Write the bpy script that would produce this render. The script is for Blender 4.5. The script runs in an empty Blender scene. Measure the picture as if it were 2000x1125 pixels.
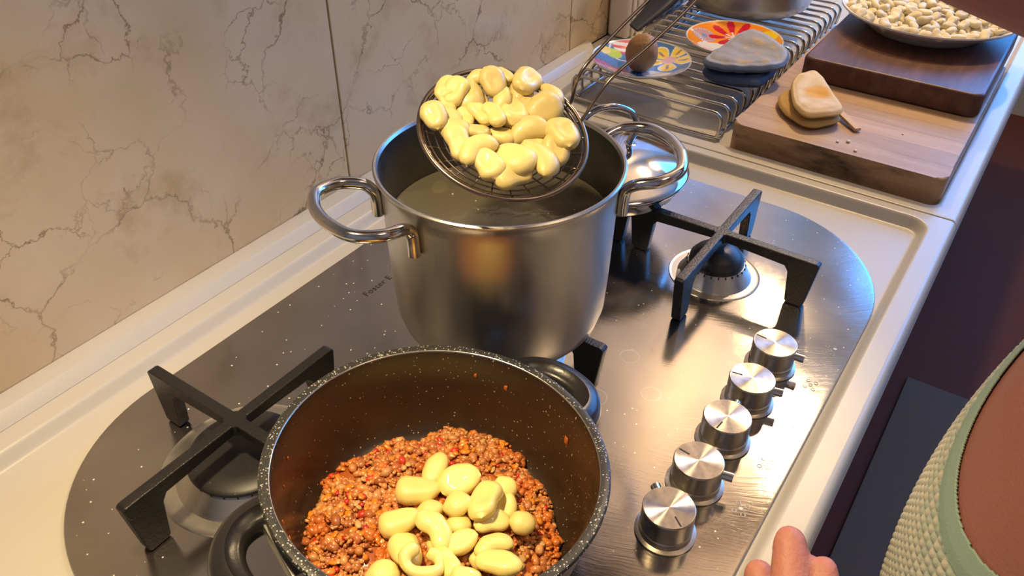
import bpy, bmesh, math, random
from math import sin, cos, pi, radians, sqrt, atan2
from mathutils import Vector, Matrix, noise

random.seed(7)
SC = bpy.context.scene
COL = SC.collection
# ------------------------------------------------------------------ camera
# z = 0 is the counter top; x runs along the counter, y towards the tiled wall
cam_d = bpy.data.cameras.new('camera')
cam = bpy.data.objects.new('camera', cam_d)
COL.objects.link(cam)
cam_d.sensor_width = 36.0
cam_d.lens = 36.0 * 1609.9 / 2000.0
cam_d.clip_start = 0.02
R0 = Vector((0.5631901, -0.50107966 * 0 - 0.82631084, 0.00522568))
R1 = Vector((-0.50107966, -0.34653667, -0.79298897))
R2 = Vector((0.65706627, 0.44398505, -0.60921358))
mw = Matrix(((R0.x, -R1.x, -R2.x), (R0.y, -R1.y, -R2.y), (R0.z, -R1.z, -R2.z)))
cam.matrix_world = Matrix.Translation((0, 0, 0.5)) @ mw.to_4x4()
SC.camera = cam
# ------------------------------------------------------------------ exposure
SC.view_settings.view_transform = 'Standard'
SC.view_settings.look = 'None'
SC.view_settings.exposure = 0.0
SC.view_settings.gamma = 1.0
SC.view_settings.use_curve_mapping = False
# ------------------------------------------------------------------ daylight sky
W = bpy.data.worlds.new('world')
SC.world = W
W.use_nodes = True
W.node_tree.nodes['Background'].inputs[0].default_value = (0.16, 0.42, 0.95, 1)
W.node_tree.nodes['Background'].inputs[1].default_value = 1.6


def lamp(name, kind, loc, power, color, size, target=None, sizey=None, spread=None):
    d = bpy.data.lights.new(name, kind)
    d.energy = power
    d.color = color
    if kind == 'AREA':
        d.size = size
        if sizey:
            d.shape = 'RECTANGLE'; d.size_y = sizey
        if spread:
            d.spread = spread
    else:
        d.shadow_soft_size = size
    o = bpy.data.objects.new(name, d)
    COL.objects.link(o)
    o.location = loc
    if target is not None:
        o.rotation_euler = (Vector(target) - Vector(loc)).to_track_quat('-Z', 'Y').to_euler()
    return o


WARM = (1.0, 0.70, 0.36)
lamp('work_light', 'POINT', (1.95, 0.27, 1.42), 50.0, (1.0, 0.71, 0.38), 0.034)
lamp('shelf_light', 'POINT', (1.37, 0.30, 0.55), 3.6, (1.0, 0.66, 0.30), 0.02)
hl = lamp('hood_light', 'SPOT', (0.16, 0.34, 0.80), 33.0, (1.0, 0.74, 0.40), 0.035, (0.20, 0.25, 0))
hl.data.spot_size = radians(82); hl.data.spot_blend = 1.0
lamp('ambient_fill', 'AREA', (0.6, -0.9, 1.9), 6.0, (1.0, 0.72, 0.42), 0.5, (0.6, -0.9, 0))  # dim warm fill added for ambient light, no ceiling lamp known
lamp('window_daylight', 'AREA', (3.44, -0.87, 1.14), 86.0, (0.045, 0.32, 1.0), 2.55, (0, -0.87, 0.95), 1.40)

# ------------------------------------------------------------------ helpers
def link(o, parent=None):
    COL.objects.link(o)
    if parent is not None:
        o.parent = parent
    return o


def mesh_obj(name, verts, faces, mat=None, parent=None, smooth=True, mats=None, fmi=None):
    me = bpy.data.meshes.new(name)
    me.from_pydata([tuple(v) for v in verts], [], faces)
    me.validate()
    for m in (mats or ([mat] if mat else [])):
        me.materials.append(m)
    if smooth:
        me.polygons.foreach_set('use_smooth', [True] * len(me.polygons))
    if fmi:
        me.polygons.foreach_set('material_index', fmi)
    me.update()
    return link(bpy.data.objects.new(name, me), parent)


def bm_obj(name, bm, mat=None, parent=None, smooth=True):
    bmesh.ops.recalc_face_normals(bm, faces=bm.faces)
    me = bpy.data.meshes.new(name)
    bm.to_mesh(me); bm.free()
    if mat:
        me.materials.append(mat)
    if smooth:
        me.polygons.foreach_set('use_smooth', [True] * len(me.polygons))
    return link(bpy.data.objects.new(name, me), parent)


def tag(o, label=None, cat=None, group=None, kind=None):
    if label: o['label'] = label
    if cat: o['category'] = cat
    if group: o['group'] = group
    if kind: o['kind'] = kind
    return o


def empty(name, loc=(0, 0, 0), rot=(0, 0, 0)):
    o = bpy.data.objects.new(name, None)
    o.empty_display_size = 0.02
    COL.objects.link(o)
    o.location = loc; o.rotation_euler = rot
    return o


def autosmooth(o, ang=40):
    me = o.data
    bm = bmesh.new(); bm.from_mesh(me)
    lim = radians(ang)
    for e in bm.edges:
        if len(e.link_faces) == 2 and e.calc_face_angle(0) > lim:
            e.smooth = False
    bm.to_mesh(me); bm.free()
    return o


def weighted(o):
    w = o.modifiers.new('weighted', 'WEIGHTED_NORMAL')
    w.keep_sharp = True; w.weight = 90
    return o


def lathe(name, prof, mat, parent=None, segs=96, c=(0, 0, 0), ang=35):
    """prof: list of (r, z); revolved around the z axis through c"""
    vs, fs = [], []
    n = len(prof)
    for i in range(segs):
        a = 2 * pi * i / segs
        for r, z in prof:
            vs.append((c[0] + r * cos(a), c[1] + r * sin(a), c[2] + z))
    for i in range(segs):
        j = (i + 1) % segs
        for k in range(n - 1):
            fs.append((i * n + k, j * n + k, j * n + k + 1, i * n + k + 1))
    bm = bmesh.new()
    bv = [bm.verts.new(v) for v in vs]
    for f in fs:
        bm.faces.new([bv[q] for q in f])
    bmesh.ops.remove_doubles(bm, verts=bm.verts, dist=1e-6)
    o = bm_obj(name, bm, mat, parent)
    return autosmooth(o, ang)


def catmull(P, n=8, closed=False):
    P = [Vector(p) for p in P]
    out = []
    m = len(P)
    rng = range(m) if closed else range(m - 1)
    for i in rng:
        p1 = P[i]; p2 = P[(i + 1) % m]
        p0 = P[i - 1] if (i > 0 or closed) else p1 * 2 - p2
        p3 = P[(i + 2) % m] if (i + 2 < m or closed) else p2 * 2 - p1
        for k in range(n):
            t = k / n
            out.append(0.5 * ((2 * p1) + (p2 - p0) * t + (2 * p0 - 5 * p1 + 4 * p2 - p3) * t * t
                              + (3 * p1 - p0 - 3 * p2 + p3) * t ** 3))
    if not closed:
        out.append(P[-1])
    return out


def tube_data(path, r, segs=10, closed=False, flat=None):
    """sweep; r number or list; flat = (scale_u, scale_v) cross-section"""
    P = [Vector(p) for p in path]
    n = len(P)
    vs, fs = [], []
    up = None
    for i in range(n):
        if closed:
            t = P[(i + 1) % n] - P[i - 1]
        else:
            t = P[min(i + 1, n - 1)] - P[max(i - 1, 0)]
        t.normalize()
        if up is None:
            up = Vector((0, 0, 1)) if abs(t.z) < 0.9 else Vector((1, 0, 0))
        u = up - t * up.dot(t)
        if u.length < 1e-6:
            u = t.orthogonal()
        u.normalize(); v = t.cross(u)
        up = u
        rr = r[i] if isinstance(r, (list, tuple)) else r
        su, sv = flat if flat else (1, 1)
        for k in range(segs):
            a = 2 * pi * k / segs
            vs.append(P[i] + u * (rr * su * cos(a)) + v * (rr * sv * sin(a)))
    rng = n if closed else n - 1
    for i in range(rng):
        j = (i + 1) % n
        for k in range(segs):
            l = (k + 1) % segs
            fs.append((i * segs + k, j * segs + k, j * segs + l, i * segs + l))
    if not closed:
        fs.append(tuple(range(segs))[::-1])
        fs.append(tuple((n - 1) * segs + k for k in range(segs)))
    return vs, fs


def tube(name, path, r, mat, parent=None, segs=10, closed=False, flat=None):
    v, f = tube_data(path, r, segs, closed, flat)
    return autosmooth(mesh_obj(name, v, f, mat, parent), 60)


def join_data(parts):
    V, F = [], []
    for v, f in parts:
        b = len(V)
        V += list(v)
        F += [tuple(q + b for q in g) for g in f]
    return V, F


def box(name, x0, x1, y0, y1, z0, z1, mat, parent=None, bev=0.0, segs=3):
    bm = bmesh.new()
    bmesh.ops.create_cube(bm, size=1)
    for v in bm.verts:
        v.co = Vector((x0 + (v.co.x + .5) * (x1 - x0), y0 + (v.co.y + .5) * (y1 - y0), z0 + (v.co.z + .5) * (z1 - z0)))
    if bev > 0:
        bmesh.ops.bevel(bm, geom=list(bm.edges), offset=bev, segments=segs, profile=0.5, affect='EDGES')
    o = bm_obj(name, bm, mat, parent, smooth=bev > 0)
    if bev > 0:
        weighted(autosmooth(o, 50))
    return o


def rrect(x0, x1, y0, y1, r, n=10):
    pts = []
    for cx, cy, a0 in ((x1 - r, y1 - r, 0), (x0 + r, y1 - r, 90), (x0 + r, y0 + r, 180), (x1 - r, y0 + r, 270)):
        for k in range(n + 1):
            a = radians(a0 + 90 * k / n)
            pts.append((cx + r * cos(a), cy + r * sin(a)))
    return pts


def loops_obj(name, loops, mat, parent=None, cap0=False, cap1=True, ang=35, smooth=True):
    """skin consecutive closed loops with equal counts (lists of 3d points)"""
    n = len(loops[0]); vs = []; fs = []
    for L in loops:
        vs += [tuple(p) for p in L]
    for i in range(len(loops) - 1):
        for k in range(n):
            l = (k + 1) % n
            fs.append((i * n + k, i * n + l, (i + 1) * n + l, (i + 1) * n + k))
    if cap0: fs.append(tuple(range(n))[::-1])
    if cap1: fs.append(tuple((len(loops) - 1) * n + k for k in range(n)))
    bm = bmesh.new()
    bv = [bm.verts.new(v) for v in vs]
    for f in fs:
        try: bm.faces.new([bv[q] for q in f])
        except ValueError: pass
    o = bm_obj(name, bm, mat, parent, smooth)
    return weighted(autosmooth(o, ang)) if smooth else o


# ------------------------------------------------------------------ materials
def new_mat(name):
    m = bpy.data.materials.new(name)
    m.use_nodes = True
    nt = m.node_tree
    b = nt.nodes['Principled BSDF']
    return m, nt, b


def N(nt, typ, **kw):
    n = nt.nodes.new(typ)
    for k, v in kw.items():
        if k.startswith('i_'):
            key = k[2:]
            key = int(key) if key.isdigit() else key.replace('_', ' ')
            n.inputs[key].default_value = v
        else:
            setattr(n, k, v)
    return n


def ramp(nt, stops, interp='LINEAR'):
    n = nt.nodes.new('ShaderNodeValToRGB')
    cr = n.color_ramp
    cr.interpolation = interp
    while len(cr.elements) < len(stops):
        cr.elements.new(0.5)
    for e, (p, c) in zip(cr.elements, stops):
        e.position = p
        e.color = (*c, 1) if len(c) == 3 else c
    return n


def coords(nt, kind='Object', scale=(1, 1, 1), rot=(0, 0, 0)):
    tc = N(nt, 'ShaderNodeTexCoord')
    mp = N(nt, 'ShaderNodeMapping')
    mp.inputs['Scale'].default_value = scale
    mp.inputs['Rotation'].default_value = rot
    nt.links.new(tc.outputs[kind], mp.inputs['Vector'])
    return mp.outputs['Vector']


def simple(name, col, rough=0.5, metal=0.0, bump=0.0, bscale=50, **kw):
    m, nt, b = new_mat(name)
    b.inputs['Base Color'].default_value = (*col, 1)
    b.inputs['Roughness'].default_value = rough
    b.inputs['Metallic'].default_value = metal
    for k, v in kw.items():
        b.inputs[k.replace('_', ' ')].default_value = v
    n = N(nt, 'ShaderNodeTexNoise', i_Scale=bscale, i_Detail=4.0)
    nt.links.new(coords(nt), n.inputs['Vector'])
    mr = N(nt, 'ShaderNodeMapRange', i_To_Min=max(0.02, rough - 0.06), i_To_Max=min(1, rough + 0.06))
    nt.links.new(n.outputs['Fac'], mr.inputs['Value'])
    nt.links.new(mr.outputs['Result'], b.inputs['Roughness'])
    if bump:
        bp = N(nt, 'ShaderNodeBump', i_Strength=bump, i_Distance=0.001)
        nt.links.new(n.outputs['Fac'], bp.inputs['Height'])
        nt.links.new(bp.outputs['Normal'], b.inputs['Normal'])
    return m


def mixc(nt, fac, a, bcol, blend='MIX'):
    n = nt.nodes.new('ShaderNodeMix')
    n.data_type = 'RGBA'; n.blend_type = blend
    for inp, v in ((0, fac), (6, a), (7, bcol)):
        if hasattr(v, 'is_output') or hasattr(v, 'links'):
            nt.links.new(v, n.inputs[inp])
        elif inp == 0:
            n.inputs[0].default_value = v
        else:
            n.inputs[inp].default_value = (*v, 1)
    return n.outputs[2]


def mat_marble():
    m, nt, b = new_mat('marble')
    v = coords(nt, scale=(1, 1, 1))
    n1 = N(nt, 'ShaderNodeTexNoise', i_Scale=5.0, i_Detail=8.0, i_Roughness=0.6)
    nt.links.new(v, n1.inputs['Vector'])
    base = ramp(nt, [(0.3, (0.59, 0.43, 0.22)), (0.52, (0.67, 0.51, 0.30)), (0.72, (0.73, 0.58, 0.38))])
    nt.links.new(n1.outputs['Fac'], base.inputs[0])
    # ochre clouds
    n2 = N(nt, 'ShaderNodeTexNoise', i_Scale=14.0, i_Detail=5.0, i_Roughness=0.65)
    nt.links.new(v, n2.inputs['Vector'])
    r2 = ramp(nt, [(0.53, (0, 0, 0)), (0.72, (1, 1, 1))])
    nt.links.new(n2.outputs['Fac'], r2.inputs[0])
    mm = N(nt, 'ShaderNodeMath', operation='MULTIPLY', i_1=0.6)
    nt.links.new(r2.outputs[0], mm.inputs[0])
    c1 = mixc(nt, mm.outputs[0], base.outputs[0], (0.42, 0.27, 0.12))
    # veins: distorted cell edges, broken up by a mask
    nd = N(nt, 'ShaderNodeTexNoise', i_Scale=15.0, i_Detail=7.0, i_Roughness=0.62)
    nt.links.new(v, nd.inputs['Vector'])
    add = N(nt, 'ShaderNodeVectorMath', operation='MULTIPLY_ADD')
    nt.links.new(nd.outputs['Color'], add.inputs[0])
    add.inputs[1].default_value = (0.075, 0.075, 0.075)
    nt.links.new(v, add.inputs[2])
    col = c1
    for sc, w, msc, mth, vc in ((7.5, 0.012, 7.0, 0.46, (0.15, 0.075, 0.025)), (15.0, 0.016, 10.0, 0.52, (0.24, 0.135, 0.05))):
        vo = N(nt, 'ShaderNodeTexVoronoi', feature='DISTANCE_TO_EDGE', i_Scale=sc)
        nt.links.new(add.outputs[0], vo.inputs['Vector'])
        rv = ramp(nt, [(0.0, (1, 1, 1)), (w, (0, 0, 0))])
        nt.links.new(vo.outputs['Distance'], rv.inputs[0])
        nm = N(nt, 'ShaderNodeTexNoise', i_Scale=msc, i_Detail=3.0)
        nt.links.new(v, nm.inputs['Vector'])
        rm = ramp(nt, [(mth - 0.03, (0, 0, 0)), (mth + 0.12, (1, 1, 1))])
        nt.links.new(nm.outputs['Fac'], rm.inputs[0])
        mu = N(nt, 'ShaderNodeMath', operation='MULTIPLY')
        nt.links.new(rv.outputs[0], mu.inputs[0]); nt.links.new(rm.outputs[0], mu.inputs[1])
        mu2 = N(nt, 'ShaderNodeMath', operation='MULTIPLY', i_1=0.85)
        nt.links.new(mu.outputs[0], mu2.inputs[0])
        col = mixc(nt, mu2.outputs[0], col, vc)
    # pale fossil flecks
    vf = N(nt, 'ShaderNodeTexVoronoi', i_Scale=55.0)
    nt.links.new(add.outputs[0], vf.inputs['Vector'])
    rf = ramp(nt, [(0.0, (1, 1, 1)), (0.16, (0, 0, 0))])
    nt.links.new(vf.outputs['Distance'], rf.inputs[0])
    mf = N(nt, 'ShaderNodeMath', operation='MULTIPLY', i_1=0.35)
    nt.links.new(rf.outputs[0], mf.inputs[0])
    col = mixc(nt, mf.outputs[0], col, (0.62, 0.55, 0.46))
    nt.links.new(col, b.inputs['Base Color'])
    b.inputs['Roughness'].default_value = 0.30
    b.inputs['Specular IOR Level'].default_value = 0.35
    return m


def mat_hob():
    m, nt, b = new_mat('brushed_hob_steel')
    v = coords(nt)
    b.inputs['Metallic'].default_value = 1.0
    # curved wiping scratches centred beside the right burner
    tc = coords(nt)
    sub = N(nt, 'ShaderNodeVectorMath', operation='SUBTRACT')
    nt.links.new(tc, sub.inputs[0]); sub.inputs[1].default_value = (0.50, 0.02, 0)
    ln = N(nt, 'ShaderNodeVectorMath', operation='LENGTH')
    nt.links.new(sub.outputs[0], ln.inputs[0])
    nw = N(nt, 'ShaderNodeTexNoise', i_Scale=9.0, i_Detail=3.0)
    nt.links.new(v, nw.inputs['Vector'])
    ma = N(nt, 'ShaderNodeMath', operation='MULTIPLY_ADD', i_1=0.03)
    nt.links.new(nw.outputs['Fac'], ma.inputs[0]); nt.links.new(ln.outputs['Value'], ma.inputs[2])
    comb = N(nt, 'ShaderNodeCombineXYZ')
    mm = N(nt, 'ShaderNodeMath', operation='MULTIPLY', i_1=420.0)
    nt.links.new(ma.outputs[0], mm.inputs[0]); nt.links.new(mm.outputs[0], comb.inputs[0])
    n2 = N(nt, 'ShaderNodeVectorMath', operation='MULTIPLY')
    nt.links.new(v, n2.inputs[0]); n2.inputs[1].default_value = (14, 14, 0)
    ad = N(nt, 'ShaderNodeVectorMath', operation='ADD')
    nt.links.new(comb.outputs[0], ad.inputs[0]); nt.links.new(n2.outputs[0], ad.inputs[1])
    ns = N(nt, 'ShaderNodeTexNoise', i_Scale=1.0, i_Detail=5.0, i_Roughness=0.7)
    nt.links.new(ad.outputs[0], ns.inputs['Vector'])
    # lengthwise brushing
    nb = N(nt, 'ShaderNodeTexNoise', i_Scale=1.0, i_Detail=3.0)
    nt.links.new(coords(nt, scale=(12, 900, 1)), nb.inputs['Vector'])
    mx = N(nt, 'ShaderNodeMath', operation='MULTIPLY_ADD', i_1=0.18)
    nt.links.new(nb.outputs['Fac'], mx.inputs[0]); nt.links.new(ns.outputs['Fac'], mx.inputs[2])
    b.inputs['Anisotropic'].default_value = 0.45
    tv = N(nt, 'ShaderNodeCombineXYZ', i_1=1.0)
    nt.links.new(tv.outputs[0], b.inputs['Tangent'])
    bp = N(nt, 'ShaderNodeBump', i_Strength=0.15, i_Distance=0.0004)
    nt.links.new(mx.outputs[0], bp.inputs['Height'])
    nt.links.new(bp.outputs['Normal'], b.inputs['Normal'])
    # dried smears and droplet specks
    nc = N(nt, 'ShaderNodeTexNoise', i_Scale=7.0, i_Detail=3.0, i_Roughness=0.5, i_Distortion=0.6)
    nt.links.new(v, nc.inputs['Vector'])
    base = ramp(nt, [(0.35, (0.37, 0.345, 0.32)), (0.7, (0.46, 0.43, 0.40))])
    nt.links.new(nc.outputs['Fac'], base.inputs[0])
    vo = N(nt, 'ShaderNodeTexVoronoi', i_Scale=210.0, i_Randomness=1.0)
    nt.links.new(v, vo.inputs['Vector'])
    rv = ramp(nt, [(0.0, (1, 1, 1)), (0.13, (1, 1, 1)), (0.2, (0, 0, 0))])
    nt.links.new(vo.outputs['Distance'], rv.inputs[0])
    sep = N(nt, 'ShaderNodeSeparateColor')
    nt.links.new(vo.outputs['Color'], sep.inputs[0])
    gt = N(nt, 'ShaderNodeMath', operation='GREATER_THAN', i_1=0.90)
    nt.links.new(sep.outputs[0], gt.inputs[0])
    sp = N(nt, 'ShaderNodeMath', operation='MULTIPLY')
    nt.links.new(rv.outputs[0], sp.inputs[0]); nt.links.new(gt.outputs[0], sp.inputs[1])
    # water rings
    vr = N(nt, 'ShaderNodeTexVoronoi', i_Scale=26.0)
    nt.links.new(v, vr.inputs['Vector'])
    rr = ramp(nt, [(0.26, (0, 0, 0)), (0.29, (1, 1, 1)), (0.31, (0, 0, 0))])
    nt.links.new(vr.outputs['Distance'], rr.inputs[0])
    sr = N(nt, 'ShaderNodeSeparateColor'); nt.links.new(vr.outputs['Color'], sr.inputs[0])
    g2 = N(nt, 'ShaderNodeMath', operation='GREATER_THAN', i_1=0.93)
    nt.links.new(sr.outputs[1], g2.inputs[0])
    s2 = N(nt, 'ShaderNodeMath', operation='MULTIPLY'); nt.links.new(rr.outputs[0], s2.inputs[0]); nt.links.new(g2.outputs[0], s2.inputs[1])
    s3 = N(nt, 'ShaderNodeMath', operation='MULTIPLY', i_1=0.3); nt.links.new(s2.outputs[0], s3.inputs[0])
    sm = N(nt, 'ShaderNodeMath', operation='MAXIMUM'); nt.links.new(sp.outputs[0], sm.inputs[0]); nt.links.new(s3.outputs[0], sm.inputs[1])
    c = mixc(nt, sm.outputs[0], base.outputs[0], (0.85, 0.83, 0.78))
    nt.links.new(c, b.inputs['Base Color'])
    inv = N(nt, 'ShaderNodeMath', operation='MULTIPLY_ADD', i_1=-0.8, i_2=0.96)
    nt.links.new(sm.outputs[0], inv.inputs[0]); nt.links.new(inv.outputs[0], b.inputs['Metallic'])
    mr = N(nt, 'ShaderNodeMapRange', i_From_Min=0.3, i_From_Max=0.75, i_To_Min=0.10, i_To_Max=0.16)
    nt.links.new(nc.outputs['Fac'], mr.inputs['Value']); nt.links.new(mr.outputs['Result'], b.inputs['Roughness'])
    return m


def mat_steel(name, col=(0.62, 0.60, 0.57), rough=0.14, streak=0.0, smear=0.08, scale=30):
    m, nt, b = new_mat(name)
    v = coords(nt, scale=(1, 1, 0.25) if streak else (1, 1, 1))
    b.inputs['Metallic'].default_value = 1.0
    n = N(nt, 'ShaderNodeTexNoise', i_Scale=scale, i_Detail=6.0, i_Roughness=0.65)
    nt.links.new(v, n.inputs['Vector'])
    lo = tuple(c * 0.86 for c in col)
    r = ramp(nt, [(0.35, lo), (0.65, col)])
    nt.links.new(n.outputs['Fac'], r.inputs[0]); nt.links.new(r.outputs[0], b.inputs['Base Color'])
    mr = N(nt, 'ShaderNodeMapRange', i_From_Min=0.3, i_From_Max=0.7, i_To_Min=rough, i_To_Max=rough + smear)
    nt.links.new(n.outputs['Fac'], mr.inputs['Value']); nt.links.new(mr.outputs['Result'], b.inputs['Roughness'])
    if streak:
        n2 = N(nt, 'ShaderNodeTexNoise', i_Scale=1.0, i_Detail=3.0)
        nt.links.new(coords(nt, scale=(30, 30, 900)), n2.inputs['Vector'])
        bp = N(nt, 'ShaderNodeBump', i_Strength=streak, i_Distance=0.0003)
        nt.links.new(n2.outputs['Fac'], bp.inputs['Height']); nt.links.new(bp.outputs['Normal'], b.inputs['Normal'])
    return m


def mat_knobtop():
    """turned face: anisotropic, tangent around the knob axis"""
    m, nt, b = new_mat('turned_steel')
    b.inputs['Metallic'].default_value = 1.0
    b.inputs['Base Color'].default_value = (0.66, 0.63, 0.58, 1)
    b.inputs['Roughness'].default_value = 0.26
    b.inputs['Anisotropic'].default_value = 1.0
    tg = N(nt, 'ShaderNodeTangent', direction_type='RADIAL', axis='Z')
    nt.links.new(tg.outputs[0], b.inputs['Tangent'])
    b.inputs['Anisotropic Rotation'].default_value = 0.25
    n = N(nt, 'ShaderNodeTexNoise', i_Scale=180.0, i_Detail=3.0)
    nt.links.new(coords(nt), n.inputs['Vector'])
    r = ramp(nt, [(0.3, (0.40, 0.38, 0.35)), (0.6, (0.52, 0.49, 0.45))])
    nt.links.new(n.outputs['Fac'], r.inputs[0]); nt.links.new(r.outputs[0], b.inputs['Base Color'])
    return m


def mat_speckle(name, base, spot, scale, thr, rough=0.35, size=0.3, bump=0.0, base2=None):
    m, nt, b = new_mat(name)
    v = coords(nt)
    vo = N(nt, 'ShaderNodeTexVoronoi', i_Scale=scale)
    nt.links.new(v, vo.inputs['Vector'])
    sep = N(nt, 'ShaderNodeSeparateColor'); nt.links.new(vo.outputs['Color'], sep.inputs[0])
    ms = N(nt, 'ShaderNodeMath', operation='MULTIPLY', i_1=size); nt.links.new(sep.outputs[1], ms.inputs[0])
    lt = N(nt, 'ShaderNodeMath', operation='LESS_THAN'); nt.links.new(vo.outputs['Distance'], lt.inputs[0]); nt.links.new(ms.outputs[0], lt.inputs[1])
    gt = N(nt, 'ShaderNodeMath', operation='GREATER_THAN', i_1=thr); nt.links.new(sep.outputs[0], gt.inputs[0])
    mu = N(nt, 'ShaderNodeMath', operation='MULTIPLY'); nt.links.new(lt.outputs[0], mu.inputs[0]); nt.links.new(gt.outputs[0], mu.inputs[1])
    bc = base
    if base2:
        n = N(nt, 'ShaderNodeTexNoise', i_Scale=25.0, i_Detail=5.0); nt.links.new(v, n.inputs['Vector'])
        r = ramp(nt, [(0.35, base), (0.65, base2)]); nt.links.new(n.outputs['Fac'], r.inputs[0]); bc = r.outputs[0]
    c = mixc(nt, mu.outputs[0], bc, spot)
    nt.links.new(c, b.inputs['Base Color'])
    b.inputs['Roughness'].default_value = rough
    if bump:
        bp = N(nt, 'ShaderNodeBump', i_Strength=bump, i_Distance=0.0006)
        nt.links.new(mu.outputs[0], bp.inputs['Height']); nt.links.new(bp.outputs['Normal'], b.inputs['Normal'])
    return m


def mat_wood(name, c0, c1, c2, stain, stain_amt=0.5, rough=0.5, ax=(40, 3, 40), stain_scale=9):
    m, nt, b = new_mat(name)
    n = N(nt, 'ShaderNodeTexNoise', i_Scale=1.0, i_Detail=7.0, i_Roughness=0.6, i_Distortion=0.4)
    nt.links.new(coords(nt, scale=ax), n.inputs['Vector'])
    r = ramp(nt, [(0.28, c0), (0.5, c1), (0.72, c2)])
    nt.links.new(n.outputs['Fac'], r.inputs[0])
    n2 = N(nt, 'ShaderNodeTexNoise', i_Scale=stain_scale, i_Detail=6.0, i_Roughness=0.65)
    nt.links.new(coords(nt, scale=(1, .6, 2)), n2.inputs['Vector'])
    r2 = ramp(nt, [(0.5, (0, 0, 0)), (0.7, (stain_amt,) * 3)])
    nt.links.new(n2.outputs['Fac'], r2.inputs[0])
    oi = N(nt, 'ShaderNodeObjectInfo')
    hv = N(nt, 'ShaderNodeHueSaturation')
    mr = N(nt, 'ShaderNodeMapRange', i_To_Min=0.88, i_To_Max=1.12)
    nt.links.new(oi.outputs['Random'], mr.inputs['Value']); nt.links.new(mr.outputs['Result'], hv.inputs['Value'])
    c = mixc(nt, r2.outputs[0], r.outputs[0], stain)
    nt.links.new(c, hv.inputs['Color'])
    nt.links.new(hv.outputs[0], b.inputs['Base Color'])
    b.inputs['Roughness'].default_value = rough
    bp = N(nt, 'ShaderNodeBump', i_Strength=0.25, i_Distance=0.001)
    nt.links.new(n.outputs['Fac'], bp.inputs['Height']); nt.links.new(bp.outputs['Normal'], b.inputs['Normal'])
    return m


def mat_vcol(name, rough=0.4, sss=0.0, bump=0.0, bscale=300, coat=0.0, spec=0.5):
    m, nt, b = new_mat(name)
    a = N(nt, 'ShaderNodeVertexColor', layer_name='Col')
    nt.links.new(a.outputs['Color'], b.inputs['Base Color'])
    b.inputs['Roughness'].default_value = rough
    b.inputs['Subsurface Weight'].default_value = sss
    b.inputs['Subsurface Scale'].default_value = 0.003
    b.inputs['Coat Weight'].default_value = coat
    b.inputs['Coat Roughness'].default_value = 0.08
    b.inputs['Specular IOR Level'].default_value = spec
    if bump:
        n = N(nt, 'ShaderNodeTexNoise', i_Scale=bscale, i_Detail=3.0)
        nt.links.new(coords(nt), n.inputs['Vector'])
        bp = N(nt, 'ShaderNodeBump', i_Strength=bump, i_Distance=0.0006)
        nt.links.new(n.outputs['Fac'], bp.inputs['Height']); nt.links.new(bp.outputs['Normal'], b.inputs['Normal'])
    return m


def mat_dough(name, c0, c1, rough, sss, flour=0.0, coat=0.0):
    m, nt, b = new_mat(name)
    n = N(nt, 'ShaderNodeTexNoise', i_Scale=120.0, i_Detail=4.0)
    nt.links.new(coords(nt), n.inputs['Vector'])
    r = ramp(nt, [(0.35, c0), (0.65, c1)])
    nt.links.new(n.outputs['Fac'], r.inputs[0])
    oi = N(nt, 'ShaderNodeObjectInfo')
    hv = N(nt, 'ShaderNodeHueSaturation')
    mr = N(nt, 'ShaderNodeMapRange', i_To_Min=0.86, i_To_Max=1.06)
    nt.links.new(oi.outputs['Random'], mr.inputs['Value']); nt.links.new(mr.outputs['Result'], hv.inputs['Value'])
    nt.links.new(r.outputs[0], hv.inputs['Color'])
    out = hv.outputs[0]
    if flour:
        n3 = N(nt, 'ShaderNodeTexNoise', i_Scale=70.0, i_Detail=5.0)
        nt.links.new(coords(nt), n3.inputs['Vector'])
        r3 = ramp(nt, [(0.45, (0, 0, 0)), (0.62, (flour,) * 3)])
        nt.links.new(n3.outputs['Fac'], r3.inputs[0])
        out = mixc(nt, r3.outputs[0], out, (0.85, 0.80, 0.70))
    nt.links.new(out, b.inputs['Base Color'])
    b.inputs['Roughness'].default_value = rough
    b.inputs['Subsurface Weight'].default_value = sss
    b.inputs['Subsurface Radius'].default_value = (1.0, 0.8, 0.35)
    b.inputs['Subsurface Scale'].default_value = 0.004
    b.inputs['Coat Weight'].default_value = coat
    b.inputs['Coat Roughness'].default_value = 0.06
    bp = N(nt, 'ShaderNodeBump', i_Strength=0.25, i_Distance=0.0006)
    nt.links.new(n.outputs['Fac'], bp.inputs['Height']); nt.links.new(bp.outputs['Normal'], b.inputs['Normal'])
    return m


M = {}
M['marble'] = mat_marble()
M['grout'] = simple('grout', (0.34, 0.25, 0.15), 0.9)
M['white'] = simple('white_enamel', (0.57, 0.545, 0.48), 0.32, bscale=20)
M['hob'] = mat_hob()
M['pot'] = mat_steel('polished_pot_steel', (0.52, 0.50, 0.47), 0.29, streak=0.12, smear=0.10)
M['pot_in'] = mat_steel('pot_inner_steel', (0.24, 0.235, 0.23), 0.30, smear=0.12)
M['chrome'] = mat_steel('chrome', (0.66, 0.64, 0.61), 0.09, smear=0.06)
M['lid'] = mat_steel('lid_steel', (0.50, 0.51, 0.54), 0.07, smear=0.05)
M['knobside'] = mat_steel('knob_side_steel', (0.55, 0.50, 0.43), 0.24, streak=0.2)
M['knobtop'] = mat_knobtop()
M['iron'] = simple('cast_iron', (0.014, 0.013, 0.013), 0.38, bump=0.5, bscale=500)
M['blackcap'] = mat_speckle('burner_enamel', (0.016, 0.016, 0.017), (0.12, 0.12, 0.12), 500, 0.93, 0.42, 0.3)
M['alu'] = mat_steel('burner_aluminium', (0.50, 0.48, 0.44), 0.34)
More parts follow.
